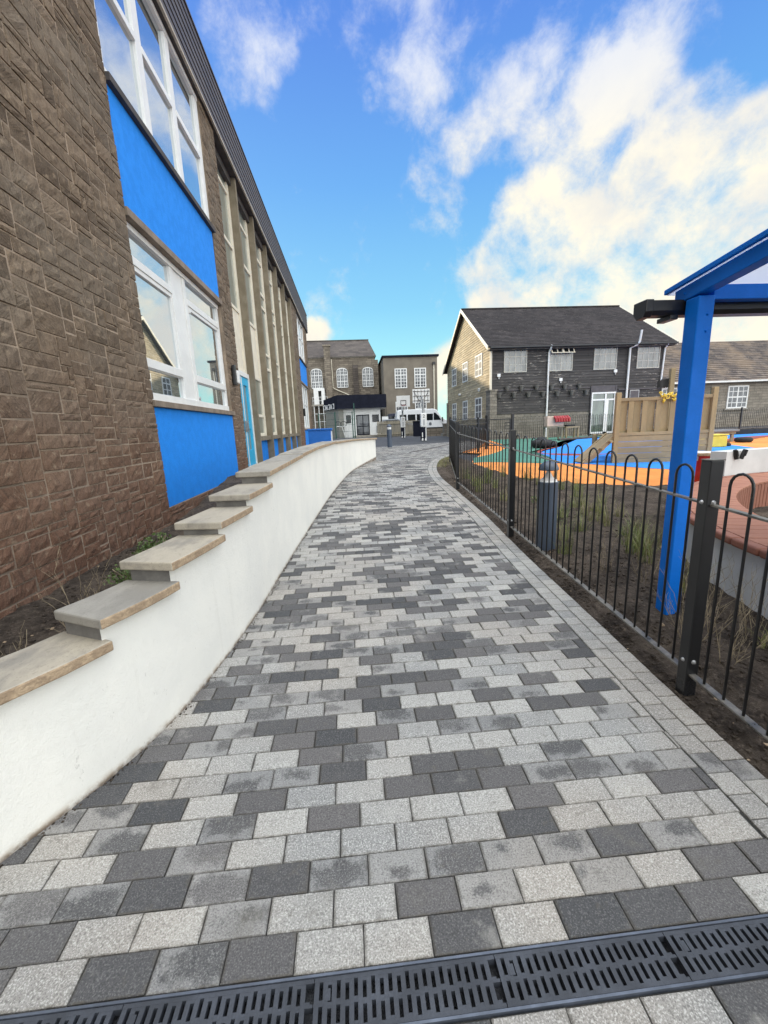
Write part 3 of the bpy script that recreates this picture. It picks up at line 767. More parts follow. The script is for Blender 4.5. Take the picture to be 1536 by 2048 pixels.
def stone_part(y0, y1, z0, z1, seed, cell=(.076,.060), fine=True):
    b = MB(); stones(b, y0, y1, z0, z1, seed, cell, fine)
    o = b.build('stone_facing', 'stone', sc, recalc=False)
    b = MB(); b.box(X0-.34, X0, y0, y1, 0, 0) if False else None
    b = MB(MX(X0)); b.box(y0+.012, y1-.012, z0, z1, -.34, .0); b.build('mortar_backing', 'mortar', sc)
stone_part(-4.5, .5, -1.75, 6.16, 5, (.10,.09), False)
stone_part(.5, 5.67, -1.75, 6.16, 3)
stone_part(5.67, 9.30, -1.55, -.955, 4)
stone_part(9.30, 10.18, -1.3, 6.16, 6)
stone_part(21.42, 23.4, -.95, 6.16, 8, (.13,.11), False)
stone_part(27.0, 28.4, -.95, 6.16, 9, (.13,.11), False)
b = MB(MX(X0))
b.box(-4.5, 28.38, -1.7, 6.1, -9, -.36); b.build('inner_wall', 'core', sc)
b = MB(MX(X0)); b.box(-4.5, 28.4, -1.7, 6.2, -9.3, -9.02); b.box(28.18,28.4,-.95,6.16,-9,-.345); b.build('rear_wall', 'blockrender', sc)
b = MB(MX(X0)); b.box(-4.8, 28.9, 7.1, 7.16, -9.5, .03); b.build('roof', 'roof_slate', sc)
# fascia: horizontal boards lapped, trim strip, soffit
b = MB(MX(X0)); nb = 7
for i in range(nb):
    z0 = 6.205+i*.150; b.quad([(-4.8,z0,.085),(28.95,z0,.085),(28.95,z0+.142,.070),(-4.8,z0+.142,.070)]); 
    b.quad([(-4.8,z0+.142,.070),(28.95,z0+.142,.070),(28.95,z0+.142,.045),(-4.8,z0+.142,.045)])
    b.quad([(-4.8,z0,.085),(28.95,z0,.085),(28.95,z0,.045),(-4.8,z0,.045)])
b.box(-4.8,28.95,6.20,7.25,-.1,.047); b.box(-4.8,28.97,7.251,7.285,-.12,.095)
b.build('fascia', 'fascia', sc)
b = MB(MX(X0)); b.box(-4.8,25.75,6.155,6.203,.055,.093); b.build('fascia_trim', 'trim', sc)
b = MB(MX(X0)); b.box(-4.8,28.9,6.17,6.199,-.1,.05); b.build('soffit', 'dark_sill', sc)
b = MB(MX(X0)); b.box(-4.8,28.9,6.165,5.98,-.4,-.102); b.build('soffit', 'dark_sill', sc)
# blue panels bay
b = MB(MX(X0)); b.box(5.675, 9.295, -.952, .372, -.3, -.012); b.build('blue_panel', 'blue', sc)
b = MB(MX(X0)); b.box(5.675, 9.295, 2.665, 3.90, -.3, -.012); b.build('blue_panel', 'blue', sc)
b = MB(MX(X0)); b.box(5.62, 9.36, .375, .455, -.3, .045); b.build('window_sill', 'concrete_sill', sc, bevel=.006)
b = MB(MX(X0)); b.box(5.66, 9.31, 2.565, 2.66, -.3, .035); b.build('lintel', 'concrete_sill', sc, bevel=.006)
b = MB(MX(X0)); b.box(5.66, 9.33, 3.90, 3.985, -.3, .055); b.build('window_sill', 'dark_sill', sc, bevel=.006)
# bay window frames
def window(parent, mp, bars, rect, fm, gm, dframe=(.0,.06), dglass=.02, name='window', bevel=.004):
    b = MB(mp)
    for (u0,u1,v0,v1,*dd) in bars:
        d0, d1 = dd if dd else dframe; b.box(u0,u1,v0,v1,d0,d1)
    f = b.build(name, fm, parent, bevel=bevel)
    g = MB(mp); g.quad([(rect[0],rect[2],dglass),(rect[1],rect[2],dglass),(rect[1],rect[3],dglass),(rect[0],rect[3],dglass)])
    # pane shares the frame's parent space
    p = g.build('pane', gm, None, recalc=False); sub(p, f); return f
mpw = MX(X0-.13)
bars = [(5.68,9.29,.457,.565,.0,.075),(5.68,9.29,2.49,2.562,.0,.075),(5.66,5.74,.566,2.489),(9.20,9.29,.566,2.489),
        (6.98,7.10,.566,2.489,.0,.06),(7.102,7.46,.566,2.489,.0,.045),(7.462,7.58,.566,2.489,.0,.06)]
for (a, c) in ((5.742,6.978),(7.582,9.198)):
    bars += [(a,c,2.10,2.20,.0,.066),(a,c,.885,1.0,.0,.068),(a,c,.87,.883,.0,.05)]
    bars += [(a,a+.05,1.002,2.098,.0,.05),(c-.05,c,1.002,2.098,.0,.05),(a,c,2.04,2.098,.0,.052)]
bars += [(7.64,7.70,2.0,2.04,.0,.06)]
window(sc, mpw, bars, (5.68,9.29,.46,2.55), 'upvc', 'glass')
bars = [(5.66,9.29,3.988,4.06,.0,.075),(5.66,9.29,6.08,6.16,.0,.075),(5.66,5.74,4.061,6.079),(9.12,9.29,4.061,6.079),
        (6.73,6.92,4.061,6.079),(7.88,8.05,4.061,6.079)]
for (a, c) in ((5.742,6.728),(6.922,7.878),(8.052,9.118)): bars += [(a,c,5.07,5.16,.0,.066)]
window(sc, MX(X0-.085), bars, (5.68,9.29,4.0,6.1), 'upvc', 'glass')
# concrete fins and tall windows between them
FY = [11.80,13.70,15.60,17.50,19.40,21.30]
for i, y in enumerate(FY):
    b = MB(MX(X0)); b.box(y, y+.12, -1.0, 6.16, -.30, .0); b.build('fin', 'concrete', sc, bevel=.008)
mpt = MX(X0-.235)
cols = [(FY[i]+.122, FY[i+1]-.002) for i in range(5)]
for i, (a, c) in enumerate(cols):
    fw = .085; bars = [(a,a+fw,-.12,6.16),(c-fw-.10,c,-.12,6.16),(a+fw+.001,c-fw-.101,-.12,-.03),(a+fw+.001,c-fw-.101,6.07,6.15)]
    ia, ic = a+fw+.001, c-fw-.101
    zs = [5.52,4.50,3.02,1.52,.44] if i == 0 else [5.4,4.40,3.98,2.50,2.03,.48]
    for z in zs: bars.append((ia,ic,z,z+.08,.0,.058))
    if i == 0: bars.append((ia,ic,1.601,3.019,.0,.03)); bars.append(((ia+ic)/2-.01,(ia+ic)/2+.01,1.7,2.9,.0,.035))
    if i >= 1: bars.append((ia,ic,4.061+.42*0+.02,4.39,.0,.028)) if False else None
    window(sc, mpt, bars, (a,c,-.1,6.1), 'cream', 'glass_dim')
    b = MB(MX(X0)); b.box(a, c, -.245, -.125, -.29, -.06); b.build('window_sill', 'concrete', sc, bevel=.005)
    b = MB(MX(X0)); b.box(a, c, -1.0, -.247, -.29, -.19); b.build('blue_panel', 'blue', sc)
b = MB(MX(X0)); b.box(21.31+.115, 21.418, -.95, 6.16, -.1, .02) if False else None
# entrance bay: glazing above, cream panel, door
a, c = 10.185, 11.798
bars = [(a,a+.09,1.52,6.16),(c-.16,c,1.52,6.16),(a+.091,c-.161,6.08,6.16)]
for z in (5.70,4.48,3.0): bars.append((a+.091,c-.161,z,z+.075,.0,.058))
bars.append((a+.091,c-.161,1.60,2.999,.0,.03)); bars.append((a+.091,c-.161,1.52,1.599,.0,.06))
window(sc, mpt, bars, (a,c,1.55,6.1), 'cream', 'glass_dim')
b = MB(MX(X0-.235)); 
b.box(a,a+.07,-.86,1.518,0,.10); b.box(c-.08,c,-.86,1.518,0,.10); b.box(a+.071,c-.081,1.40,1.518,0,.10); b.box(a,c,-.90,-.861,0,.16)
fr = b.build('door_frame', 'upvc', sc, bevel=.004)
ym = (a+c)/2
for (p, q) in ((a+.075,ym-.006),(ym+.006,c-.085)):
    b = MB(MX(X0-.235)); s = .17
    b.box(p,p+s,-.85,1.39,.02,.075); b.box(q-s,q,-.85,1.39,.02,.075); b.box(p+s+.001,q-s-.001,1.20,1.39,.02,.074); b.box(p+s+.001,q-s-.001,-.85,-.45,.02,.074); b.box(p+s+.001,q-s-.001,.10,.26,.02,.074)
    b.box(q-.03,q,-.85,1.39,.076,.082,1) if q < ym else b.box(p,p+.03,-.85,1.39,.076,.082,1)
    d = b.build('door', ['cyan','upvc'], sc, bevel=.003)
    g = MB(MX(X0-.235)); g.quad([(p+s,-.45,.04),(q-s,-.45,.04),(q-s,1.2,.04),(p+s,1.2,.04)]); sub(g.build('pane','glass_dim',None,recalc=False), d)
    hx = q-.10 if q < ym else p+.06
    h_ = MB(MX(X0-.235)); h_.box(hx-.02,hx+.07,.02,.30,.084,.10); h_.box(hx+.0,hx+.03,.08,.26,.10,.135); sub(h_.build('handle','galv',None,bevel=.003), d)
# far bay
b = MB(MX(X0)); b.box(23.405,26.995,-.95,.02,-.3,-.012); b.build('blue_panel','blue',sc)
b = MB(MX(X0)); b.box(23.405,26.995,2.62,3.78,-.3,-.012); b.build('blue_panel','blue',sc)
b = MB(MX(X0)); b.box(23.38,27.03,3.785,3.87,-.3,.05); b.build('window_sill','dark_sill',sc)
b = MB(MX(X0)); b.box(23.38,27.03,.022,.10,-.3,.04); b.build('window_sill','concrete_sill',sc)
b = MB(MX(X0)); b.box(23.38,27.03,2.55,2.618,-.3,.03); b.build('lintel','concrete_sill',sc)
for (v0, v1) in ((.105,2.545),(3.875,6.16)):
    bars = [(23.41,26.99,v0,v0+.1,.0,.07),(23.41,26.99,v1-.08,v1,.0,.07)]
    for u in (23.41,24.55,24.75,25.75,26.85): bars.append((u,u+.13,v0+.101,v1-.081))
    bars.append((23.41,26.99,v0+(v1-v0)*.55,v0+(v1-v0)*.55+.09,.0,.05))
    window(sc, mpw, bars, (23.41,26.99,v0,v1), 'upvc', 'glass')
# bulkhead light beside the entrance
wl = thing('wall_light', 'black bulkhead lamp with frosted cover on the stone beside the blue entrance door', 'lamp', (-2.44,9.6,1.2))
b = MB(MX(-2.475)); b.box(9.50,9.62,1.02,1.44,0,.07); b.build('housing','black',wl,bevel=.012)
b = MB(MX(-2.475)); b.box(9.60,9.74,1.06,1.34,.01,.11); b.build('lens','white',wl,bevel=.03)
wl2 = thing('wall_light', 'small black lamp on the dark stone beyond the concrete fins', 'lamp', (-2.44,23.1,1.2))
b = MB(MX(-2.475)); b.box(23.05,23.2,.75,1.15,0,.1); b.build('housing','black',wl2,bevel=.012)

# blue storage box behind the wall
bx = thing('storage_box', 'blue painted storage box with a lid behind the far end of the white wall', 'box', (-.95,13.4,-.88))
b = MB(); b.box(-1.30,-.61,13.05,13.75,-.9,-.02); b.build('body','blue_box',bx,bevel=.012)
b = MB(); b.box(-1.33,-.575,13.02,13.78,-.018,.035); b.build('lid','blue_box',bx,bevel=.010)
b = MB(); b.box(-.609,-.590,13.10,13.70,-.85,-.06); b.build('side_panel','upvc',bx)

# ------------------------------------------------------------------ bow-top railings
def hoop_mesh(w, h0, h1, r, ns=8, seg=8):
    b = MB(); pts = [(-w/2,0,h0)]; rad = w/2; zc = h1-rad
    for i in range(seg+1):
        a = PI-PI*i/seg; pts.append((rad*math.cos(a),0,zc+rad*math.sin(a)))
    pts.append((w/2,0,h0)); b.tube(pts, r, ns); return b
def unit(a, b_): dx, dy = b_[0]-a[0], b_[1]-a[1]; L = math.hypot(dx, dy); return dx/L, dy/L, L
near_f = thing('bow_top_fence', 'black bow-top metal fence with square posts running beside the paved path', 'fence', (1.67,1.78,gz(1.78)))
posts = [(1.56,-.92),(1.665,1.783),(1.78,4.48),(1.925,7.42),(2.66,11.03)]
def addpost(root, x, y, ang, h=1.21, s=.062, bolts=True):
    b = MB(); ca, sa = math.cos(ang), math.sin(ang); z0 = gz(y)-.1; z1 = gz(y)+h
    c = [(x+ca*i*s/2-sa*j*s/2, y+sa*i*s/2+ca*j*s/2) for i, j in ((-1,-1),(1,-1),(1,1),(-1,1))]
    b.hexa([(*p,z0) for p in c]+[(*p,z1) for p in c]); p_ = b.build('post','black',root,bevel=.004)
    b = MB(); e = [(x+(q[0]-x)*1.06, y+(q[1]-y)*1.06) for q in c]
    b.hexa([(*p,z1+.0005) for p in e]+[(*p,z1+.005) for p in e]); sub(b.build('cap','rail',None), p_)
    if bolts:
        for zz in (.985,.165):
            b = MB(); 
            for sx in (-1, 1):
                px, py = x-sa*0+ca*(s/2)*sx, y+sa*(s/2)*sx
                b.tube([(px,py,gz(y)+zz+.03),(px+ca*.008*sx,py+sa*.008*sx,gz(y)+zz+.03)], [.011,.006], 10)
                sub(b.build('bolt','galv',None,smooth=True), p_); b = MB()
            b.tube([(x+sa*(s/2)+0, y-ca*(s/2), gz(y)+zz+.03),(x+sa*(s/2+.009), y-ca*(s/2+.009), gz(y)+zz+.03)], [.012,.006], 10)
            sub(b.build('bolt','galv',None,smooth=True), p_)
    return p_
def panel(root, a, b_, nh, rail_near=True, h=1.17, r=.0062, merged=False, yz=True):
    dx, dy, L = unit(a, b_); ang = math.atan2(dy, dx); m = .055; pit = (L-2*m)/nh; w = pit*.52
    rb = MB()
    for (z0, th, wd) in ((1.005,.010,.030),(.125,.010,.036)):
        p0 = (a[0]+dx*.02, a[1]+dy*.02); p1 = (b_[0]-dx*.02, b_[1]-dy*.02); nx, ny = -dy*wd/2, dx*wd/2
        A = gz(p0[1])+z0; B = gz(p1[1])+z0
        rb.hexa([(p0[0]-nx,p0[1]-ny,A-th/2),(p0[0]+nx,p0[1]+ny,A-th/2),(p1[0]+nx,p1[1]+ny,B-th/2),(p1[0]-nx,p1[1]-ny,B-th/2),
                 (p0[0]-nx,p0[1]-ny,A+th/2),(p0[0]+nx,p0[1]+ny,A+th/2),(p1[0]+nx,p1[1]+ny,B+th/2),(p1[0]-nx,p1[1]-ny,B+th/2)])
    rb.build('rail','rail',root,bevel=.002)
    all_ = MB()
    for i in range(nh):
        s = m+pit*(i+.5); cx, cy = a[0]+dx*s, a[1]+dy*s; g = gz(cy); rad = w/2
        pts = [(-w/2,.115)]+[(rad*math.cos(PI-PI*k/8), h-rad+rad*math.sin(PI-PI*k/8)) for k in range(9)]+[(w/2,.115)]
        bb = all_ if merged else MB()
        bb.tube([(cx+dx*u, cy+dy*u, g+v) for u, v in pts], r, 8 if not merged else 5)
        if not merged: bb.build('hoop','black',root,smooth=True,sharp=0)
    if merged: all_.build('railing','black',root,smooth=True,sharp=0)
for i, (x, y) in enumerate(posts):
    j = min(i, len(posts)-2); dx, dy, L = unit(posts[j], posts[j+1]); addpost(near_f, x, y, math.atan2(dy, dx)-PI/2)
for a, c in zip(posts, posts[1:]): panel(near_f, a, c, 12 if c[1] < 8 else 17)
far_f = thing('bow_top_fence', 'black bow-top railings curving from the path to the playground gate', 'fence', (3.9,13.5,-1))
fp = [(2.70,11.10),(4.45,14.35),(5.25,15.85)]
for i, (x, y) in enumerate(fp[1:]): addpost(far_f, x, y, .8, 1.28 if i else 1.2, .09 if i else .06, False)
for a, c in zip(fp, fp[1:]): panel(far_f, a, c, 16 if c[1] < 15 else 8, merged=True, r=.007)
gt = thing('playground_gate', 'black metal gate with a latch panel between square posts at the playground entrance', 'gate', (5.85,16,-1))
b = MB()
for z in (.12,1.12): b.box(5.33,6.27,15.98,16.02,-1+z-.02,-1+z+.02)
b.box(5.33,5.37,15.98,16.02,-.86,.10); b.box(6.23,6.27,15.98,16.02,-.86,.10); b.build('gate_frame','black',gt)
b = MB()
for i in range(10): x = 5.42+i*.087; b.tube([(x,16,-.87),(x,16,.11)], .007, 6)
b.build('bars','black',gt)
b = MB()
for z in (-.02,-.14,-.26): b.box(6.02,6.25,15.955,15.975,z-.012,z+.012)
b.box(6.02,6.04,15.955,15.975,-.26,-.02); b.build('latch','black',gt)
bf = thing('bow_top_fence', 'black vertical bar railings along the foot of the dark boarded house', 'fence', (14,21.7,-1))
pp = [(6.36,16.05),(8.10,20.5),(12.9,21.75),(17.5,22.3),(22.5,22.6),(27.2,22.7),(32,22.8)]
for i, (x, y) in enumerate(pp):
    addpost(bf, x, y, .1, 1.30 if i else 1.31, .07 if i else .09, False)
for a, c in zip(pp, pp[1:]):
    dx, dy, L = unit(a, c); panel(bf, a, c, int(L/.24), merged=True, r=.009, h=1.22)

# ------------------------------------------------------------------ bollard lights
def bollard(loc, label):
    t = thing('bollard_light', label, 'bollard', loc)
    x, y, z = loc
    b = MB(); b.lathe([(.0985,z-.05),(.0985,z+.60),(.1,z+.705),(.094,z+.712)], x, y, 32); b.build('column','bollard',t,smooth=True)
    b = MB(); b.lathe([(.088,z+.712),(.085,z+.722),(.045,z+.752),(.022,z+.80),(.004,z+.85)], x, y, 28); b.build('reflector','white',t,smooth=True)
    b = MB(); b.lathe([(.084,z+.723),(.084,z+.83)], x, y, 28)
    b.build('lens', M['lens'], t, smooth=True)
    b = MB(); b.lathe([(.094,z+.828),(.099,z+.835),(.097,z+.85),(.080,z+.885),(.045,z+.912),(.008,z+.922)], x, y, 32); b.build('cap','bollard',t,smooth=True)
    return t
m, nt, bs, out = newmat('clear_lens'); bs.inputs['Base Color'].default_value = (.95,.9,.88,1); bs.inputs['Roughness'].default_value = .05
bs.inputs['Transmission Weight'].default_value = 1; bs.inputs['IOR'].default_value = 1.08; M['lens'] = m
bollard((1.985,4.03,gz(4.03)-.0), 'dark grey bollard light with clear lens standing behind the near fence')
t = thing('bollard_light', 'grey bollard light at the far end of the path beside the white wall end', 'bollard', (1.92,20.7,-1.0))
b = MB(); b.lathe([(.12,-1.03),(.12,-.12)], 1.92, 20.7, 20); b.build('column','bollard',t,smooth=True)
b = MB(); b.lathe([(.10,-.12),(.10,.0)], 1.92, 20.7, 20); b.build('lens','white',t,smooth=True)
b = MB(); b.lathe([(.12,.0),(.12,.05),(.06,.12),(.01,.13)], 1.92, 20.7, 20); b.build('cap','bollard',t,smooth=True)

# ------------------------------------------------------------------ blue canopy
cn = thing('canopy', 'bright blue steel canopy with a square post, sloping roof and black gutter', 'canopy', (2.13,2.52,gz(2.5)))
pz = gz(2.5)-.1
def cpost(x, y, name='post'):
    b = MB(); b.box(x-.052,x+.052,y-.052,y+.052,pz,.692); o = b.build(name,'blue_steel',cn,bevel=.008,seg=3)
    b = MB()
    for z in (.585,.49): b = MB(); b.tube([(x+.012,y-.052,z),(x+.012,y-.060,z)],[.009,.006],8); sub(b.build('bolt','blue_steel',None,smooth=True), o)
cpost(2.158,2.535); cpost(5.2,2.535)
for x in (2.147, 3.65, 5.19):     # rafters rising toward the viewer
    b = MB(); w = .042; y0, y1 = 2.68, .1; z0 = .715
    def zz(y): return .7275+(2.66-y)*.12
    b.hexa([(x-w,y1,zz(y1)-.0425),(x+w,y1,zz(y1)-.0425),(x+w,y0,zz(y0)-.0425),(x-w,y0,zz(y0)-.0425),(x-w,y1,zz(y1)+.0425),(x+w,y1,zz(y1)+.0425),(x+w,y0,zz(y0)+.0425),(x-w,y0,zz(y0)+.0425)])
    o = b.build('rafter','blue_steel',cn,bevel=.005)
    if x < 3:
        b = MB(); b.tube([(x-w,2.6,zz(2.6)),(x-w-.008,2.6,zz(2.6))],[.009,.006],8); sub(b.build('bolt','blue_steel',None), o)
b = MB(); y0, y1 = 2.74, .05
b.hexa([(2.10,y1,zz(y1)+.044),(5.3,y1,zz(y1)+.044),(5.3,y0,zz(y0)+.044),(2.10,y0,zz(y0)+.044),(2.10,y1,zz(y1)+.056),(5.3,y1,zz(y1)+.056),(5.3,y0,zz(y0)+.056),(2.10,y0,zz(y0)+.056)])
m, nt, bs, out = newmat('polycarbonate_sheet'); bs.inputs['Base Color'].default_value = (.50,.52,.57,1); bs.inputs['Roughness'].default_value = .3
tr = nt.nodes.new('ShaderNodeBsdfTranslucent'); tr.inputs['Color'].default_value = (.80,.82,.87,1); mx = nt.nodes.new('ShaderNodeMixShader'); mx.inputs[0].default_value = .7
nt.links.new(bs.outputs[0], mx.inputs[1]); nt.links.new(tr.outputs[0], mx.inputs[2]); nt.links.new(mx.outputs[0], out.inputs[0]); M['poly'] = m
b.build('roof_sheet', M['poly'], cn)
b = MB(); b.hexa([(2.075,y1,zz(y1)+.045),(2.099,y1,zz(y1)+.045),(2.099,y0,zz(y0)+.045),(2.075,y0,zz(y0)+.045),(2.075,y1,zz(y1)+.075),(2.099,y1,zz(y1)+.075),(2.099,y0,zz(y0)+.075),(2.075,y0,zz(y0)+.075)])
b.build('edge_flashing','blue_steel',cn,bevel=.004)
b = MB(); b.box(2.212,5.148,2.50,2.57,.672,.755); b.build('eaves_beam','blue_steel',cn,bevel=.004)
b = MB(); b.prism([(2.60,.700),(2.60,.64),(2.615,.615),(2.67,.610),(2.70,.64),(2.70,.700),(2.69,.700),(2.688,.645),(2.665,.622),(2.62,.626),(2.612,.645),(2.612,.700)], 1.895, 5.4)
b.v = [(c, a, z) for (a, z, c) in b.v]; g_ = b.build('gutter','black',cn)
b = MB(); b.prism([(2.59,.705),(2.59,.635),(2.61,.605),(2.675,.60),(2.71,.635),(2.71,.705)], 1.855, 1.905); b.v = [(c, a, z) for (a, z, c) in b.v]; b.build('gutter_end','black',cn,bevel=.004)
b = MB(); b.box(2.02,2.07,2.59,2.71,.585,.612); b.build('gutter_bracket','black',cn,bevel=.003)

# ------------------------------------------------------------------ curved deck bench
bench = thing('deck_bench', 'curved white planter bench topped with reddish deck boards and a round slatted well', 'bench', (3.2,2.6,gz(2.6)))
HC = (6.79,1.62); RI = 3.63; RO = 4.17; DZ = -.90
def ring(r, a): return (HC[0]+r*math.cos(math.radians(a)), HC[1]+r*math.sin(math.radians(a)))
outer = [ring(RO, a) for a in range(215, 84, -2)]
inner = [ring(RI, a) for a in range(215, 84, -2)]
b = MB()
for (P_, d_) in ((outer, .035), (inner, -.03)):
    Q = [ring((RO-.035) if P_ is outer else (RI+.03), a) for a in range(215, 84, -2)]
    for a, c in zip(Q, Q[1:]): b.quad([(*a,-1.75),(*c,-1.75),(*c,DZ-.03),(*a,DZ-.03)])
b.build('bench_wall','render_aged',bench,recalc=False,smooth=True,sharp=0)
b = MB(); nbz = 0; a = 215.0; step = 1.93
while a > 86:
    g_ = .055; q0, q1 = ring(RO+.012,a-g_), ring(RO+.012,a-step+g_); r0_, r1_ = ring(RI-.01,a-g_), ring(RI-.01,a-step+g_); dz = R.uniform(-.0015,.0015)
    q0b, q1b = ring(RO-.075,a-g_), ring(RO-.075,a-step+g_)
    b.hexa([(*q0b,DZ-.026),(*r0_,DZ-.026),(*r1_,DZ-.026),(*q1b,DZ-.026),(*q0b,DZ+dz),(*r0_,DZ+dz),(*r1_,DZ+dz),(*q1b,DZ+dz)]); a -= step
b.build('deck_boards','deck',bench,bevel=.004)
b = MB(); a = 215.0; step = 3.86
while a > 86:
    g_ = .06; q = [ring(RO+.02,a-g_), ring(RO+.02,a-step+g_), ring(RO-.07,a-step+g_), ring(RO-.07,a-g_)]
    b.hexa([(*p,DZ-.058) for p in q]+[(*p,DZ+.003) for p in q]); a -= step
b.build('deck_nosing','decknose',bench,bevel=.018,seg=3)
b = MB(); a = 215.0; step = 1.45
while a > 86:
    g_ = .12; q = [ring(RI-.005,a-g_), ring(RI-.005,a-step+g_), ring(RI+.025,a-step+g_), ring(RI+.025,a-g_)]
    b.hexa([(*p,-1.6) for p in q]+[(*p,DZ-.03) for p in q]); a -= step
b.build('slat_lining','decknose',bench,bevel=.004)
# taller white wall behind the deck
ww = thing('white_wall', 'low curved white wall rising behind the reddish deck bench', 'wall', (6,5.6,-1.2))
b = MB()
for a in range(109, 62, -2):
    q = [ring(RO+.03,a), ring(RO+.03,a-2), ring(RO+.24,a-2), ring(RO+.24,a)]
    b.hexa([(*p,-1.5) for p in q]+[(*p,-.55) for p in q])
b.build('wall_body','render_aged',ww)
for k, sx in enumerate((-1,1)):
    b = MB(); cx = 5.66+sx*.035
    b.tube([(cx,5.63,-.665),(cx+sx*.022,5.63,-.60),(cx+sx*.045,5.63,-.53)],[.026,.030,.024],10); b.tube([(cx+sx*.02,5.595,-.62),(cx+sx*.045,5.595,-.535)],[.012,.014],8)
    tag(b.build('shoe','rubber',None,smooth=True), ('left' if sx < 0 else 'right')+' one of two black shoes tucked upright over the white wall', 'shoe')

# red drum
t = thing('drum', 'dark red drum with a pale rim standing behind the fence post and deck', 'drum', (6.22,6.95,-1.19))
b = MB(); b.lathe([(.215,-1.20),(.232,-1.18),(.235,-1.0),(.228,-.97),(.235,-.94),(.232,-.73),(.238,-.715)], 6.22, 6.95, 32); b.build('shell','red',t,smooth=True)
b = MB(); b.lathe([(.246,-.714),(.25,-.70),(.25,-.672),(.24,-.664)], 6.22, 6.95, 32); b.build('rim','cap_edge',t,smooth=True)
b = MB(); b.lathe([(.232,-.662),(.228,-.658)], 6.22, 6.95, 32); b.build('skin','upvc',t)
for a in (-2.4,-1.2,-.2,3.2):
    b = MB(); cx, cy = 6.22+.25*math.cos(a), 6.95+.25*math.sin(a); b.tube([(cx,cy,-.72),(cx,cy,-.80)],.012,8); b.build('lug','galv',t)

# ------------------------------------------------------------------ wooden play tower
tw = thing('play_tower', 'wooden play platform with boarded sides and a sloping ramp', 'play tower', (7.3,9.8,-1.08))
FA, FB = (6.36,9.50), (8.36,9.15)
dx, dy, L = unit(FA, FB); nrm = (dy, -dx)
def tp(s, d=0): return (FA[0]+dx*s+nrm[0]*d, FA[1]+dy*s+nrm[1]*d)
def tbox(b, s0, s1, d0, d1, z0, z1):
    a, c, e, f = tp(s0,d0), tp(s1,d0), tp(s1,d1), tp(s0,d1)
    b.hexa([(*a,z0),(*c,z0),(*e,z0),(*f,z0),(*a,z1),(*c,z1),(*e,z1),(*f,z1)])
for s, d, top in ((-.055,.0,.57),(L+.02,.0,.60),(-.0,-1.35,-.42),(L-.03,-1.35,.60),(L*.80,-.98,1.16)):
    b = MB(); tbox(b, s-.055, s+.055, d-.055, d+.055, -1.25, top); b.build('post','timber',tw,bevel=.012)
for i in range(13):
    s0 = .03+i*.153; fr_ = i % 2
    b = MB(); tbox(b, s0-(0 if fr_ else .006), s0+(.118 if fr_ else .150), (.008 if fr_ else -.050), (.028 if fr_ else -.030), -.36, (.43 if fr_ or i in (0,12) else .36)+R.uniform(-.006,.006)); b.build('vertical_board','timber',tw,bevel=.003)
for z in (.36,-.34):
    b = MB(); tbox(b, .0, L, -.01, .004, z-.045, z+.045) if False else tbox(b, .0, L, -.055, -.031, z-.045, z+.045); b.build('rail','timber_h',tw)
b = MB(); tbox(b, .0, L, .026, .04, .37, .44); b.build('top_rail','timber_h',tw,bevel=.004)
b = MB(); tbox(b, .0, L, .026, .04, -.43, -.355); b.build('bottom_rail','timber_h',tw,bevel=.004)
for i in range(5):
    z = -1.12+i*.137; b = MB(); tbox(b, .0, L, -.005, .03, z+.003, z+.134); b.build('horizontal_board','timber_h',tw,bevel=.006)
b = MB()
for i in range(10): tbox(b, .02, L, -1.35+i*.135, -1.35+i*.135+.128, -.46, -.42)
b.build('platform','timber_h',tw)
b = MB(); 
A = (5.56,9.62); B2 = (6.33,9.50)
for (w0, w1) in ((0,.06),(.40,.46)):
    b.hexa([(A[0],A[1]+w0,-1.07),(A[0]+.18,A[1]+w0,-1.07),(B2[0],B2[1]+w0,-.48),(B2[0],B2[1]+w0,-.36)]+[(A[0],A[1]+w1,-1.07),(A[0]+.18,A[1]+w1,-1.07),(B2[0],B2[1]+w1,-.48),(B2[0],B2[1]+w1,-.36)])
b.hexa([(A[0]+.05,A[1]+.06,-1.05),(B2[0],B2[1]+.06,-.42),(B2[0],B2[1]+.4,-.42),(A[0]+.05,A[1]+.4,-1.05),(A[0]+.02,A[1]+.06,-1.03),(B2[0],B2[1]+.06,-.39),(B2[0],B2[1]+.4,-.39),(A[0]+.02,A[1]+.4,-1.03)])
b.build('ramp','timber_h',tw)
b = MB(); zc = -.62
for u, z in ((5.98,-.72),(6.18,-.55)): b.tube([(u,9.58,z),(u,9.44,z)],.035,10)
b.build('hand_hold','timber',tw)
# yellow rope tied along the top rail
b = MB(); rr_ = random.Random(5); pts = []
for i in range(46):
    s = .84+i*.0085+rr_.uniform(-.04,.04); pts.append((*tp(s,.05+rr_.uniform(-.03,.03)), .46+rr_.uniform(-.04,.05)+.03*math.sin(i*.9)))
b.tube(catmull(pts,3), .011, 6)
for s in (.93,1.13):
    pts = [(*tp(s+rr_.uniform(-.06,.06),.06+rr_.uniform(-.02,.03)), .34+rr_.uniform(-.07,.05)) for _ in range(9)]; b.tube(catmull([(*tp(s,.05),.46)]+pts,3), .011, 6)
tag(b.build('rope','yellow',None,smooth=True,sharp=0), 'tangled yellow rope tied over the top of the wooden play tower', 'rope')
b = MB(); p0 = tp(L*.80-.06,-.98); n_ = 6
for i in range(n_):
    x_a, x_b = p0[0]-.05*i, p0[0]-.05*(i+1); wa, wb = .03*math.sin(i*1.1), .03*math.sin((i+1)*1.1)
    b.quad([(x_a,p0[1]+wa,.70),(x_b,p0[1]+wb,.68),(x_b,p0[1]+wb,.90-.01*i),(x_a,p0[1]+wa,.92)])
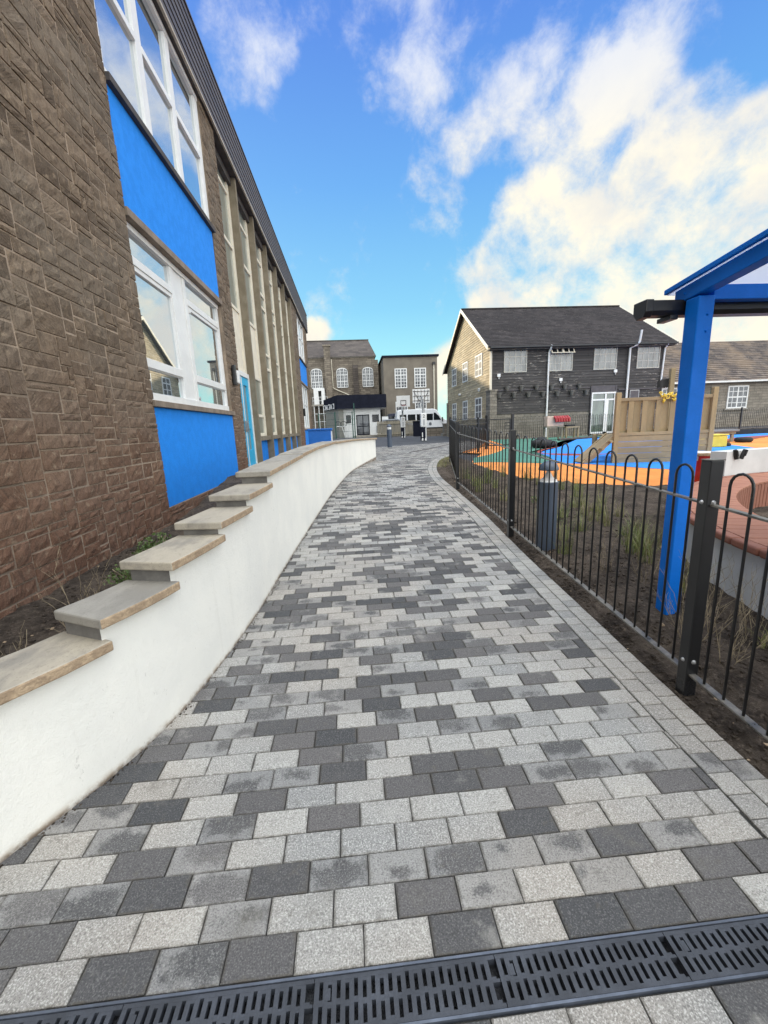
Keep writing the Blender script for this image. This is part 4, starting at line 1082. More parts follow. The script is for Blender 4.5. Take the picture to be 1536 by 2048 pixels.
tag(b.build('flag','rubber',None,recalc=False), 'small black flag hanging from the tall post of the play tower', 'flag')

# ------------------------------------------------------------------ things on the playground
def torus(b, cx, cy, cz, Rr, r, ax='z', n=24, m=10, half=False, mi=0):
    base = len(b.v)
    for i in range(n):
        a = 2*PI*i/n
        for j in range(m):
            t_ = 2*PI*j/m; rad = Rr+r*math.cos(t_); h_ = r*math.sin(t_)
            if ax == 'z': b.v.append((cx+rad*math.cos(a), cy+rad*math.sin(a), cz+h_))
            elif ax == 'y': b.v.append((cx+rad*math.cos(a), cy+h_, cz+rad*math.sin(a)))
            else: b.v.append((cx+h_, cy+rad*math.cos(a), cz+rad*math.sin(a)))
    for i in range(n):
        for j in range(m):
            p, q = (i+1) % n, (j+1) % m
            b.f.append((base+i*m+j, base+p*m+j, base+p*m+q, base+i*m+q)); b.mi.append(mi); b.att.append(None)
b = MB(); torus(b, 13.35,13.2,-.91, .17,.085,'z'); tag(b.build('tyre','rubber',None,smooth=True,sharp=0), 'small black tyre lying flat on the orange playground surface', 'tyre')
t = thing('big_tyre', 'large black tyre leaning over on the green and blue rubber surface', 'tyre', (7.12,15,-1))
b = MB(); torus(b, 7.10,15.0,-.84, .26,.145,'z',28,12); b.build('tread','rubber',t,smooth=True,sharp=0)
b = MB(); b.lathe([(.26,-.98),(.24,-.72),(.12,-.60),(.02,-.585)], 7.06, 15.0, 24); b.build('cover','rubber',t,smooth=True,sharp=0)
b = MB(); torus(b, 7.52,15.25,-.86, .17,.10,'z'); tag(b.build('tyre','rubber',None,smooth=True,sharp=0), 'smaller dark tyre just right of the large black one', 'tyre')
t = thing('crate', 'bright yellow plastic crate on the orange surface beside the play tower', 'crate', (11.05,11.9,-1))
b = MB(); b.box(10.80,11.37,11.75,12.15,-1.0,-.66); b.build('body','yellow',t,bevel=.03); b = MB(); b.box(10.78,11.39,11.73,12.17,-.655,-.615); b.build('lid','yellow',t,bevel=.015)
b = MB(); b.lathe([(.05,-1.02),(.10,-1.0),(.105,-.93),(.05,-.88)], 11.60, 12.0, 16); tag(b.build('ball','rubber',None,smooth=True,sharp=0), 'small black ball beside the yellow crate', 'ball')
t = thing('play_table', 'low grey plastic table on the orange surface beyond the play tower', 'table', (13.0,13.9,-1))
b = MB(); b.box(12.35,13.62,13.65,14.35,-.64,-.57); b.build('tabletop','greycar',t,bevel=.012)
b = MB(); b.box(12.42,13.55,13.72,14.28,-.72,-.645); b.build('apron','oldtimber',t)
for x in (12.45,13.42):
    for y in (13.74,14.2): b = MB(); b.box(x,x+.09,y,y+.07,-1.0,-.725); b.build('leg','oldtimber',t)
names = ['leftmost long black planter box at the back of the blue surface','middle long black planter box at the back of the blue surface','rightmost long black planter box at the back of the blue surface']
for i, x in enumerate((17.3,18.75,20.2)):
    b = MB(); b.box(x,x+1.35,18.0+.1*i,18.5+.1*i,-1.0,-.76); b.box(x+.06,x+1.29,18.06+.1*i,18.44+.1*i,-.762,-.74,1)
    tag(b.build('planter_box',['rubber','soil'],None,bevel=.01), names[i], 'planter', 'black planter boxes beyond the play table')
b = MB(); b.tube([(10.1,19.6,-.95),(11.2,20.2,-.95),(12.4,20.7,-.95)], .07, 8); tag(b.build('edging_log','dark_sill',None,smooth=True), 'dark log edging between the green surface and the house railings', 'log')
# toy kitchen and table in front of the railings
t = thing('toy_stall', 'cream toy stall with a red scalloped awning against the house railings', 'toy stall', (10.6,20.9,-1))
b = MB(); b.box(10.05,10.92,20.75,21.15,-.30,.20); b.build('cabinet','pink',t,bevel=.02)
b = MB(); b.box(10.02,10.95,20.70,21.20,-.36,-.302); b.build('counter','oldtimber',t)
for x in (10.06,10.82):
    for y in (20.74,21.1): b = MB(); b.box(x,x+.07,y,y+.06,-1.0,-.362); b.build('leg','oldtimber',t)
b = MB()
for i in range(6):
    x = 10.42+i*.135; b.tube([(x,20.74,.17),(x,20.55,.06),(x,20.52,-.10)],[.065,.075,.06],10)
b.build('awning','red',t,smooth=True)
t = thing('play_table', 'pale wooden table with a black tray beside the red awning toy stall', 'table', (11.4,20.8,-1))
b = MB(); b.box(10.98,11.72,20.6,21.1,-.42,-.34); b.build('tabletop','timber_h',t)
for x in (11.0,11.62):
    for y in (20.63,21.0): b = MB(); b.box(x,x+.08,y,y+.07,-1.0,-.425); b.build('leg','timber',t)
b = MB(); b.box(11.05,11.5,20.65,21.0,-.338,-.25); tag(b.build('tray','rubber',None,bevel=.02), 'black tray on the pale wooden table by the railings', 'tray')

# green steel posts beyond the tower
for x, y, lab in ((22.2,24.3,'dark green steel post rising beyond the play tower, left of the stone cottage window'),(27.6,24.3,'dark green steel post at the right edge in front of the stone cottage'),(21.3,24.6,'slimmer dark green post hidden partly behind the blue canopy post')):
    w = .15 if x > 22 else .06; z1 = 1.52 if x < 25 else 1.2
    b = MB(); b.box(x-w,x+w,y-.08,y+.08,-1.05,z1); b.box(x-w-.01,x+w+.01,y-.09,y+.09,z1,z1+.04); tag(b.build('steel_post','greenpost',None), lab, 'post')

# ------------------------------------------------------------------ dark boarded house
ho = thing('boarded_house', 'two-storey house with black weatherboard front, lit brown gable and tiled roof', 'house', (13.9,30,-1))
HX0, HX1, HY0, HY1 = 8.5, 19.35, 25.0, 36.0; EZ = 4.42; RZ = 7.70; RY = 30.5
slope = (RZ-EZ)/(RY-HY0)
b = MB(MY(HY0)); b.box(HX0+.02,HX1-.02,-1.1,.47,-.3,-.01); b.box(HX0,HX1,-1.1,-.9,-.3,.03)
b.build('stone_plinth','basestone',ho)
b = MB(); b.v = []; 
bb = MB(MY(HY0)); z = .48; hB = .155
while z < EZ+.05:
    z2 = min(z+hB, EZ+.08)
    bb.quad([(HX0,z,.035),(HX1,z,.035),(HX1,z2,.008),(HX0,z2,.008)]); bb.quad([(HX0,z,.035),(HX1,z,.035),(HX1,z,.0),(HX0,z,.0)]); z += hB
bb.box(HX0,HX1,.47,EZ+.1,-.3,-.002)
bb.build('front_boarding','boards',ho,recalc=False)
bb = MB(MXn(HX0)); z = -.1
def ylim(z):
    if z <= EZ: return HY0, HY1
    d = (z-EZ)/slope; return HY0+d, HY1-d
while z < RZ-.1:
    z2 = min(z+hB, RZ-.02); a, c = ylim(z2); a0, c0 = ylim(z)
    bb.quad([(a0,z,.035),(c0,z,.035),(c,z2,.008),(a,z2,.008)]); bb.quad([(a0,z,.035),(c0,z,.035),(c0,z,.0),(a0,z,.0)]); z += hB
bb.prism([(HY0+.01,-.12),(HY1,-.12),(HY1,EZ),(RY,RZ-.02),(HY0+.01,EZ)], -.3, -.002)
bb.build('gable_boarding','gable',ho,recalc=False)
b = MB(); b.v += [(HX1,HY0,-1.1),(HX1,HY1,-1.1),(HX1,HY1,EZ),(HX1,RY,RZ),(HX1,HY0,EZ)]; b.f.append((0,1,2,3,4)); b.mi.append(0); b.att.append(None)
b.quad([(HX0,HY1,-1.1),(HX1,HY1,-1.1),(HX1,HY1,EZ),(HX0,HY1,EZ)]); b.build('rear_boarding','boards',ho,recalc=False)
b = MB(MXn(HX0)); b.box(HY0+.0,HY1,-1.1,-.12,-.3,.04); b.build('stone_plinth','basestone_x',ho)
b = MB(); b.box(8.43,8.86,24.86,25.6,-1.05,1.86); b.box(8.40,8.89,24.84,25.64,1.862,1.93); b.build('stone_pier','basestone',ho)
b = MB(); b.box(8.40,8.7,35.5,36.1,-1.05,1.8); b.build('stone_pier','basestone_x',ho)
b = MB(); b.box(8.445,8.56,24.945,25.04,1.932,EZ-.02); b.build('corner_board','cream',ho)
# lapped roof courses
def roof_slope(b, x0, x1, y0, z0, y1, z1, n, t=.03):
    for i in range(n):
        a, c = i/n, (i+1)/n
        ya, za, yb, zb = y0+(y1-y0)*a, z0+(z1-z0)*a, y0+(y1-y0)*c, z0+(z1-z0)*c
        b.quad([(x0,ya,za+t),(x1,ya,za+t),(x1,yb,zb+.004),(x0,yb,zb+.004)]); b.quad([(x0,ya,za),(x1,ya,za),(x1,ya,za+t),(x0,ya,za+t)])
    b.hexa([(x0,y0,z0-.08),(x1,y0,z0-.08),(x1,y1,z1-.08),(x0,y1,z1-.08),(x0,y0,z0),(x1,y0,z0),(x1,y1,z1),(x0,y1,z1)])
b = MB(); ov = .38
roof_slope(b, 8.2, 19.75, HY0-ov, EZ+.13-ov*slope, RY, RZ+.13, 30); roof_slope(b, 8.2, 19.75, HY1+ov, EZ+.13-ov*slope, RY, RZ+.13, 30)
b.box(8.2,19.75,RY-.1,RY+.1,RZ+.12,RZ+.2); rf = b.build('roof','roof',ho,recalc=False)
for (ya, yb) in ((HY0-ov-.02, RY), (HY1+ov+.02, RY)):
    za, zb = EZ+.13-(ov+.02)*slope, RZ+.13
    for xx in (8.14, 19.752): b = MB(); b.hexa([(xx,ya,za-.17),(xx+.05,ya,za-.17),(xx+.05,yb,zb-.17),(xx,yb,zb-.17),(xx,ya,za+.03),(xx+.05,ya,za+.03),(xx+.05,yb,zb+.03),(xx,yb,zb+.03)]); b.build('bargeboard','cream',ho)
b = MB(MY(HY0)); gzz = EZ+.13-ov*slope; b.box(8.3,19.8,gzz-.12,gzz-.02,ov-.02,ov+.11); b.build('gutter','black',ho,bevel=.02)
b = MB(MY(HY0)); b.box(8.3,19.7,gzz-.20,gzz-.121,-.05,ov-.03); b.build('soffit','boards',ho)
def mullwin(parent, mp, u0, u1, v0, v1, nc, nr, fm='upvc', gm='glass_curtain', t=.045, mt=.022, d=.07, heavy=None, trans=None):
    bars = [(u0,u1,v0,v0+t,.0,d),(u0,u1,v1-t,v1,.0,d),(u0,u0+t,v0+t,v1-t,.0,d),(u1-t,u1,v0+t,v1-t,.0,d)]
    for i in range(1, nc):
        u = u0+(u1-u0)*i/nc; w = t if (heavy and i in heavy) else mt; bars.append((u-w/2,u+w/2,v0+t,v1-t,.0,d-.015))
    for j in range(1, nr):
        v = v0+(v1-v0)*j/nr; w = t if (trans and j in trans) else mt; bars.append((u0+t,u1-t,v-w/2,v+w/2,.0,d-.017))
    return window(parent, mp, bars, (u0,u1,v0,v1), fm, gm, dglass=.042, bevel=0)
mf = MY(HY0)
for k, (u0, u1) in enumerate(((9.28,10.68),(12.08,13.50),(14.83,16.27),(17.56,19.00))):
    w_ = mullwin(ho, mf, u0, u1, 2.88, 4.21, 4, 3, 'old_frame', 'glass_curtain', .055, .03, heavy=(2,), trans=(2,))
    if k == 1:   # its top light stands open
        b = MB(); b.hexa([(u0-.02,24.92,3.86),(u1+.05,24.92,3.86),(u1+.05,24.97,4.22),(u0-.02,24.97,4.22),(u0-.02,24.66,3.90),(u1+.05,24.66,3.90),(u1+.05,24.93,4.22),(u0-.02,24.93,4.22)])
        b = MB(); P0 = (24.93,4.20); P1 = (24.70,3.86)
        def tl(ua, ub, s0, s1, dd=.0):
            y0_, z0_ = P0[0]+(P1[0]-P0[0])*s0, P0[1]+(P1[1]-P0[1])*s0; y1_, z1_ = P0[0]+(P1[0]-P0[0])*s1, P0[1]+(P1[1]-P0[1])*s1
            b.hexa([(ua,y0_,z0_),(ub,y0_,z0_),(ub,y1_,z1_),(ua,y1_,z1_),(ua,y0_-.03,z0_+.02),(ub,y0_-.03,z0_+.02),(ub,y1_-.03,z1_+.02),(ua,y1_-.03,z1_+.02)])
        tl(u0,u1,0,.12); tl(u0,u1,.88,1)
        for u in (u0,u0+.34,u0+.66,u0+.72,u0+1.04,u1-.07): tl(u,u+.06,.12,.88)
        sub(b.build('open_light','cream',None), w_)
        g = MB(); g.quad([(u0+.02,24.925,4.19),(u1-.02,24.925,4.19),(u1-.02,24.70,3.87),(u0+.02,24.70,3.87)]); sub(g.build('open_pane','darkglass',None,recalc=False), w_)
# glazed door
b = MB(mf); u0, u1 = 14.80, 16.33
b.box(u0,u0+.08,-.92,1.56,0,.12); b.box(u1-.08,u1,-.92,1.56,0,.12); b.box(u0+.08,u1-.08,1.47,1.56,0,.12); b.box(u0+.08,u1-.08,1.07,1.16,0,.11); b.box(u0+.85,u0+1.10,-.92,1.07,0,.11); b.box(u0+.08,u1-.08,-.92,-.82,0,.11)
b.box(u0+.85,u0+.95,1.16,1.47,0,.11); d = b.build('door','upvc',ho)
g = MB(mf); g.quad([(u0,-.9,.06),(u1,-.9,.06),(u1,1.5,.06),(u0,1.5,.06)]); sub(g.build('pane','glass_green',None,recalc=False), d)
b = MB(mf); b.box(u0-.06,u0-.0,-.95,1.95,.036,.10); b.box(u1,u1+.06,-.95,1.95,.036,.10); b.box(u0,u1,1.57,1.66,.036,.11); b.box(u0,u1,1.66,1.95,.036,.06); b.build('door_surround','fascia',ho)
b = MB(mf); b.box(17.25,17.85,1.10,1.63,.03,.08); b.box(17.29,17.81,1.14,1.59,.08,.09,1); b.build('vent_panel',['galv','fascia'],ho)
b = MB(mf); b.box(16.5,19.3,1.66,1.72,.03,.09); b.build('ledge','fascia',ho)
b = MB(mf); b.box(8.9,14.7,2.09-.25,2.09-.2,.03,.07); b.build('pot_rail','fascia',ho)
# downpipes
def pipe(parent, pts, r=.045, m_='white'): b = MB(); b.tube(pts, r, 10); return b.build('downpipe', m_, parent, smooth=True)
pipe(ho, [(11.98,24.55,4.30),(11.98,24.62,4.18),(11.98,24.88,3.95),(11.98,24.88,-1.0)], .055)
pipe(ho, [(17.33,24.40,4.98),(17.33,24.50,4.35),(17.25,24.6,4.2),(17.0,24.84,4.05),(17.0,24.88,-1.0)], .06)
pipe(ho, [(19.25,24.62,4.25),(19.25,24.88,4.0),(19.15,24.88,1.9),(19.25,24.86,1.75),(19.62,24.8,1.62),(19.66,24.8,1.2),(19.66,24.8,-1.0)], .05)
# gable windows
mg = MXn(HX0)
for (a, c) in ((32.92,34.22),(29.75,31.04),(26.5,27.95)):
    mullwin(ho, mg, a, c, 2.95, 4.30, 2, 3, 'upvc', 'glass_far', .08, .05, heavy=(1,), trans=(2,))
    mullwin(ho, mg, a+.02, c-.05, .26, 1.64, 2, 3, 'upvc', 'glass_far', .08, .05, heavy=(1,), trans=(2,))
# pots on the wall
pr = [(9.44,1),(10.32,1),(11.26,1),(12.2,1),(13.02,1),(13.93,1)]; pl = [(8.98,0),(9.88,0),(10.77,0),(11.68,0),(12.57,0),(13.47,0),(14.38,0)]
orn = ['first','second','third','fourth','fifth','sixth','seventh']
def potmesh(x, zt):
    b = MB(); b.lathe([(.075,zt-.30),(.135,zt-.05),(.15,zt-.045),(.15,zt),(.12,zt)], x, 24.80, 14); b.box(x-.03,x+.03,24.9,24.97,zt-.2,zt-.1); return b
for lst, rown in ((pr,'upper'),(pl,'lower')):
    for i, (x, r_) in enumerate(lst):
        zt = 2.10 if r_ else 1.72
        tag(potmesh(x, zt).build('wall_pot','terracotta',None,smooth=True), orn[i]+' small grey pot from the left in the '+rown+' row on the black house', 'pot', 'pots hung on the black boarded wall')
for (x, z, lab) in ((8.97,2.73,'white box lamp near the left corner of the black house front'),(12.8,2.38,'white box lamp above the pots on the black house front'),(16.22,2.77,'white twin lamp above the glazed door of the black house')):
    t = thing('floodlight', lab, 'lamp', (x,24.9,z)); b = MB(mf); b.box(x-.10,x+.10,z-.09,z+.09,.036,.12); b.build('housing','white',t,bevel=.02)
    b = MB(mf); b.box(x-.02,x+.04,z-.2,z-.092,.036,.10); b.build('bracket','galv',t)
t = thing('floodlight', 'round white lamp on the brown gable of the boarded house', 'lamp', (8.4,26.9,2.1)); b = MB(mg); b.box(26.8,27.05,2.0,2.22,.036,.16); b.build('housing','white',t,bevel=.05)
t = thing('floodlight', 'small white lamp high on the far part of the gable', 'lamp', (8.4,31.8,2.2)); b = MB(mg); b.box(31.5,31.75,2.1,2.25,.036,.2); b.build('housing','white',t,bevel=.03)

# ------------------------------------------------------------------ stone cottage on the right
ct = thing('stone_cottage', 'long single-storey stone building with a brown tile roof, sunlit patches in its colour', 'house', (30,34,-1))
b = MB(MY(30)); b.box(19.9,48,-1.1,2.42,-9,0); b.build('wall','cottage',ct)
b = MB(); roof_slope(b, 19.8, 48.2, 29.7, 2.33, 34.5, 5.95, 22, .05); roof_slope(b, 19.8, 48.2, 39.3, 2.33, 34.5, 5.95, 10, .05); b.build('roof','roof_old',ct,recalc=False)
b = MB(MY(30)); b.box(19.8,48.2,2.24,2.36,.22,.42); b.build('gutter','white',ct)
mc = MY(30)
mullwin(ct, mc, 28.50,30.15,.34,2.0,4,4,'upvc','glass_far',.10,.045,heavy=(2,),trans=(2,))
mullwin(ct, mc, 23.2,24.8,.34,2.0,4,4,'upvc','glass_far',.10,.045,heavy=(2,),trans=(2,))
mullwin(ct, mc, 33.6,35.2,.34,2.0,4,4,'upvc','glass_far',.10,.045,heavy=(2,),trans=(2,))
b = MB(MY(30)); b.box(28.35,30.3,.22,.335,-.05,.1); b.build('window_sill','cap',ct)

# ------------------------------------------------------------------ stone hall, far left
ha = thing('stone_hall', 'tall stone school hall with arched white windows and a slate roof', 'building', (-6,61,-1))
b = MB(MY(58)); b.box(-62,3.75,-1.1,9.25,-14,0); b.build('wall','hallstone',ha)  # west end runs on unseen, lengthened for its shadow on house and yard
b = MB(MY(58)); b.box(-62,3.8,9.25,9.42,-.2,.15); b.build('eaves_cornice','cap',ha)
b = MB(); b.v = []; 
b.quad([(-62,57.7,9.35),(3.95,57.7,9.35),(3.35,65,12.75),(-62,65,12.75)]); b.quad([(-62,72.3,9.35),(3.95,72.3,9.35),(3.35,65,12.75),(-62,65,12.75)]); b.quad([(3.95,57.7,9.35),(3.95,72.3,9.35),(3.35,65,12.75)])
b.box(-62,3.4,64.85,65.15,12.70,12.86); b.build('roof','roof_slate',ha,recalc=False)
b = MB(MY(58)); b.box(-2.95,-2.12,-1,10.65,0,.55); b.box(-3.05,-2.02,10.652,10.85,-.05,.65); b.build('chimney','hallstone',ha)
b = MB(MY(58)); b.box(.75,1.45,-1,7.9,0,.45); b.quad([(.75,7.9,.45),(1.45,7.9,.45),(1.45,8.35,0),(.75,8.35,0)]); b.build('buttress','roof_slate',ha)
def archwin(parent, Yp, u0, u1, v0, v1):
    mp = MY(Yp); r = (u1-u0)/2; um = (u0+u1)/2; rise = .42
    def top(u): return v1-rise+rise*math.sqrt(max(0,1-((u-um)/r)**2))
    b = MB(mp); nseg = 12
    for i in range(nseg):
        a, c = u0+(u1-u0)*i/nseg, u0+(u1-u0)*(i+1)/nseg
        b.prism([(a,top(a)-.06),(c,top(c)-.06),(c,top(c)+.05),(a,top(a)+.05)], .05, .14)
    b.box(u0,u0+.06,v0,v1-rise,.05,.14); b.box(u1-.06,u1,v0,v1-rise,.05,.14); b.box(u0,u1,v0,v0+.08,.05,.14)
    for i in range(1, 6):
        u = u0+(u1-u0)*i/6; w = .08 if i % 2 == 0 else .028; b.box(u-w/2,u+w/2,v0+.08,top(u)-.05,.05,.12)
    for k, v in enumerate((.16,.33,.5,.66,.83)):
        z = v0+(v1-rise-v0)*(v/.83); w = .075 if k in (1,3) else .028; b.box(u0+.06,u1-.06,z-w/2,z+w/2,.05,.118)
    f = b.build('arched_window','upvc',parent)
    g = MB(mp); pts = [(u0,v0)]+[(u1,v0)]+[(u0+(u1-u0)*(1-i/12), top(u0+(u1-u0)*(1-i/12))) for i in range(13)]
    g.quad([(a,c,.04) for a,c in pts]); sub(g.build('pane','glass_far',None,recalc=False), f)
    b = MB(mp)
    for i in range(nseg):
        a, c = u0-.1+(u1-u0+.2)*i/nseg, u0-.1+(u1-u0+.2)*(i+1)/nseg
        ta = v1+.06-rise+rise*math.sqrt(max(0,1-((a-um)/(r+.1))**2)); tc = v1+.06-rise+rise*math.sqrt(max(0,1-((c-um)/(r+.1))**2))
        b.prism([(a,ta),(c,tc),(c,tc+.28),(a,ta+.28)], .0, .06)
    b.build('arch_stones','blockrender',parent)
for (u0, u1) in ((-13,-11.5),(-9,-7.5),(-4.85,-3.35),(-1.45,.05),(2.0,3.5-.02)): archwin(ha, 58, u0, u1, 5.42, 7.92)
pipe(ha, [(-2.02,57.86,9.1),(-2.0,57.86,5.45),(-1.7,57.86,5.25),(.2,57.86,4.4),(.2,57.86,3)], .06, 'cream')
b = MB(MY(58)); b.box(3.76,4.2,-1,8.9,-.4,.0) ; b.build('corner_pier','hallstone',ha)

bl = thing('rendered_block', 'flat-roofed brown rendered block with two tall white windows', 'building', (8,57,-1))
b = MB(MY(54)); b.box(4.55,11.4,-1.1,8.5,-9,0); b.build('wall','blockrender',bl)
b = MB(MY(54)); b.box(4.4,11.6,8.5,8.72,-9.1,.2); b.build('parapet','dark_clad',bl)
for (u0, u1) in ((5.95,7.5),(8.45,9.95)):
    mullwin(bl, MY(54), u0, u1, 4.75, 7.15, 4, 6, 'upvc','glass_far',.11,.05,heavy=(2,),trans=(4,))
mullwin(bl, MY(54), 8.45, 9.95, 2.1, 3.1, 4, 2, 'upvc','glass_far',.11,.05,heavy=(2,))
mullwin(bl, MY(54), 5.95, 7.5, .4, 3.1, 4, 5, 'upvc','glass_far',.11,.05,heavy=(2,))
pipe(bl, [(10.95,53.9,7.6),(10.95,53.9,-1)], .07, 'cream')
b = MB(MY(54)); b.box(10.78,11.12,7.5,7.8,.02,.3); b.build('hopper_head','black',bl)

# low extension with dark fascia
ex = thing('entrance_extension', 'low white entrance building under a deep navy fascia', 'building', (1.5,49,-1))
b = MB()
b.hexa([(-1.3,48,2.2),(4.25,48,2.2),(4.25,53.8,2.2),(-3.1,52.4,2.2),(-1.3,48,3.72),(4.25,48,3.66),(4.25,53.8,3.66),(-3.1,52.4,3.5)]); b.build('fascia','dark_clad',ex)
b = MB(); b.hexa([(-1.2,48.15,2.17),(4.2,48.15,2.17),(4.2,53.7,2.17),(-3,52.3,2.17),(-1.2,48.15,2.199),(4.2,48.15,2.199),(4.2,53.7,2.199),(-3,52.3,2.199)]); b.build('soffit','white',ex)
b = MB(); b.hexa([(-1.25,48.3,-1.05),(-.7,48.3,-1.05),(-.7,53,-1.05),(-2.95,52.3,-1.05),(-1.25,48.3,2.16),(-.7,48.3,2.16),(-.7,53,2.16),(-2.95,52.3,2.16)]); b.build('side_wall','block_wall',ex)
b = MB(MY(48.6)); b.box(-.69,.74,-1.05,2.15,-4,0); b.box(2.26,3.55,-1.05,2.15,-4,0); b.box(.742,2.258,1.5,2.15,-4,-.005); b.build('front_wall','white',ex)
b = MB(MY(48.6)); b.box(.76,.84,-.8,1.49,-.12,.03); b.box(2.16,2.24,-.8,1.49,-.12,.03); b.box(.84,2.16,1.40,1.49,-.12,.03); b.box(.84,2.16,-.8,-.7,-.12,.03); b.box(1.46,1.54,-.7,1.4,-.12,.03); b.box(.84,1.46,.15,.25,-.12,.02); b.box(1.54,2.16,.15,.25,-.12,.02)
d = b.build('door','dark_clad',ex); g = MB(MY(48.6)); g.quad([(.8,-.8,-.05),(2.2,-.8,-.05),(2.2,1.45,-.05),(.8,1.45,-.05)]); sub(g.build('pane','glass_far',None,recalc=False), d)
for (u0,u1,v0,v1) in ((-.42,.12,.62,1.50),(2.6,3.35,.66,1.46)):
    b = MB(MY(48.6)); b.box(u0,u1,v0,v0+.05,.002,.05); b.box(u0,u1,v1-.05,v1,.002,.05); b.box(u0,u0+.05,v0,v1,.002,.05); b.box(u1-.05,u1,v0,v1,.002,.05); f = b.build('window','dark_clad',ex)
    g = MB(MY(48.6)); g.quad([(u0,v0,.02),(u1,v0,.02),(u1,v1,.02),(u0,v1,.02)]); sub(g.build('pane','darkglass',None,recalc=False), f)
b = MB(MY(48.6)); b.box(.4,3.7,-1.05,-.82,.0,1.2); b.build('step','cap',ex)
b = MB(); b.box(4.16,4.22,48.05,48.11,-1.05,2.16); b.build('corner_post','black',ex)
# white letters on the angled side of the fascia
b = MB(); n5 = 5
for i in range(n5):
    s = .22+.16*i; px = -1.3+(-3.1+1.3)*s; py = 48+(52.4-48)*s; ddx, ddy = -1.8*.030, 4.4*.030; z0 = 2.28; ox, oy = -.04, -.02
    for (sa_, sb_, za, zb) in ((0,.35,0,.55),(.9,1.25,0,.55),(.35,.9,.20,.30)) if i % 2 else ((0,.35,0,.6),(.35,1.0,.48,.6),(.35,1.0,.0,.12)):
        b.hexa([(px+ddx*sa_*3+ox,py+ddy*sa_*3+oy,z0+za),(px+ddx*sb_*3+ox,py+ddy*sb_*3+oy,z0+za),(px+ddx*sb_*3,py+ddy*sb_*3,z0+za),(px+ddx*sa_*3,py+ddy*sa_*3,z0+za),(px+ddx*sa_*3+ox,py+ddy*sa_*3+oy,z0+zb),(px+ddx*sb_*3+ox,py+ddy*sb_*3+oy,z0+zb),(px+ddx*sb_*3,py+ddy*sb_*3,z0+zb),(px+ddx*sa_*3,py+ddy*sa_*3,z0+zb)])
b.build('fascia_lettering','white',ex)

# outside stair cabin on the hall
es = thing('outside_stair', 'white steel landing with cabin and stair against the stone hall', 'stair', (-3.8,56,-1))
b = MB(MY(56)); b.box(-4.5,-3.9,3.2,5.3,-1.9,0); b.box(-3.5,-3.1,3.2,5.3,-1.9,0); b.box(-3.9,-3.5,4.95,5.3,-1.9,0); b.build('cabin','white',es)
b = MB(MY(56)); b.box(-3.9,-3.5,3.2,4.95,-.5,-.3); b.build('doorway','core',es)
b = MB(MY(56)); b.box(-4.7,-2.6,3.0,3.18,-1.9,.9); b.build('landing','cap',es)
b = MB()
for z in (3.65,4.1): b.tube([(-4.6,55.15,z),(-2.7,55.15,z)],.03,6)
for i in range(8): x = -4.6+i*.27; b.tube([(x,55.15,3.18),(x,55.15,4.1)],.022,6)
b.build('railing','white',es)
b = MB()
for x in (-4.5,-3.9,-3.3): b.tube([(x,55.2,-1),(x,55.2,3.0)],.06,6)
for z in (0,1.0,2.0): b.tube([(-4.5,55.2,z),(-2.7,55.2,z)],.04,6)
b.build('frame','white',es)

# ------------------------------------------------------------------ mesh fence, timber fence, low wall
mf_ = thing('mesh_fence', 'tall dark green weldmesh fence in front of the low extension', 'fence', (-1,45,-1))
pts_ = [(-3.4,46.6),(-1.55,45.0),(.28,45.0),(.50,45.05)]
for (x, y) in pts_: b = MB(); b.box(x-.06,x+.06,y-.06,y+.06,-1.02,1.75 if x < .4 else 2.6); b.build('post','greenpost',mf_)
b = MB()
for (a, c) in zip(pts_, pts_[1:]):
    dx_, dy_, L2 = unit(a, c); n = int(L2/.16)
    for i in range(1, n): x, y = a[0]+dx_*L2*i/n, a[1]+dy_*L2*i/n; b.box(x-.006,x+.006,y-.006,y+.006,-.98,1.7)
    for z in (-.9,-.3,.4,1.0,1.65): b.tube([(a[0],a[1],z),(c[0],c[1],z)],.012,5)
b.build('mesh_panel','greenpost',mf_)
g_p = thing('cycle_stand', 'white and black leaning bars behind the green mesh fence', 'stand', (-1,46.5,-1))
b = MB(); b.tube([(-1.6,46.3,.25),(-.5,46.3,.25),(-.1,46.3,-.9)],.05,6); b.tube([(-.9,46.3,.25),(-.6,46.3,-.9)],.04,6); b.build('frame','white',g_p)
b = MB(); torus(b,-1.3,46.28,.5,.3,.03,'y',20,6); torus(b,-.7,46.28,.5,.3,.03,'y',20,6); b.build('hoop','black',g_p)
tf = thing('timber_fence', 'weathered vertical board fence across the yard behind the basketball hoops', 'fence', (5,44,-1))
for k in range(31):
    x = 2.85+k*.138; b = MB(); b.box(x,x+.102,44.0+(.02 if k % 2 else 0),44.03+(.02 if k % 2 else 0),-1.0,.60+R.uniform(-.02,.02)); b.build('board','oldtimber',tf)
for z in (-.75,.35): b = MB(); b.box(2.8,7.15,43.93,43.99,z-.05,z+.05); b.build('rail','oldtimber',tf)
b = MB(); b.box(7.3,9.5,40.0,40.35,-1.05,-.32); tag(b.build('low_wall','hallstone',None), 'low stone wall in front of the white minibus', 'wall')
b = MB(); b.box(8.75,10.2,38.6,39.3,-1.05,.02); b.box(8.7,10.25,38.55,39.35,.02,.12); b.box(8.4,9.9,37.6,38.58,-1.05,-.78); tag(b.build('stone_block','basestone',None), 'squat stone gate pier with a step beside the boarded house gable', 'pier')

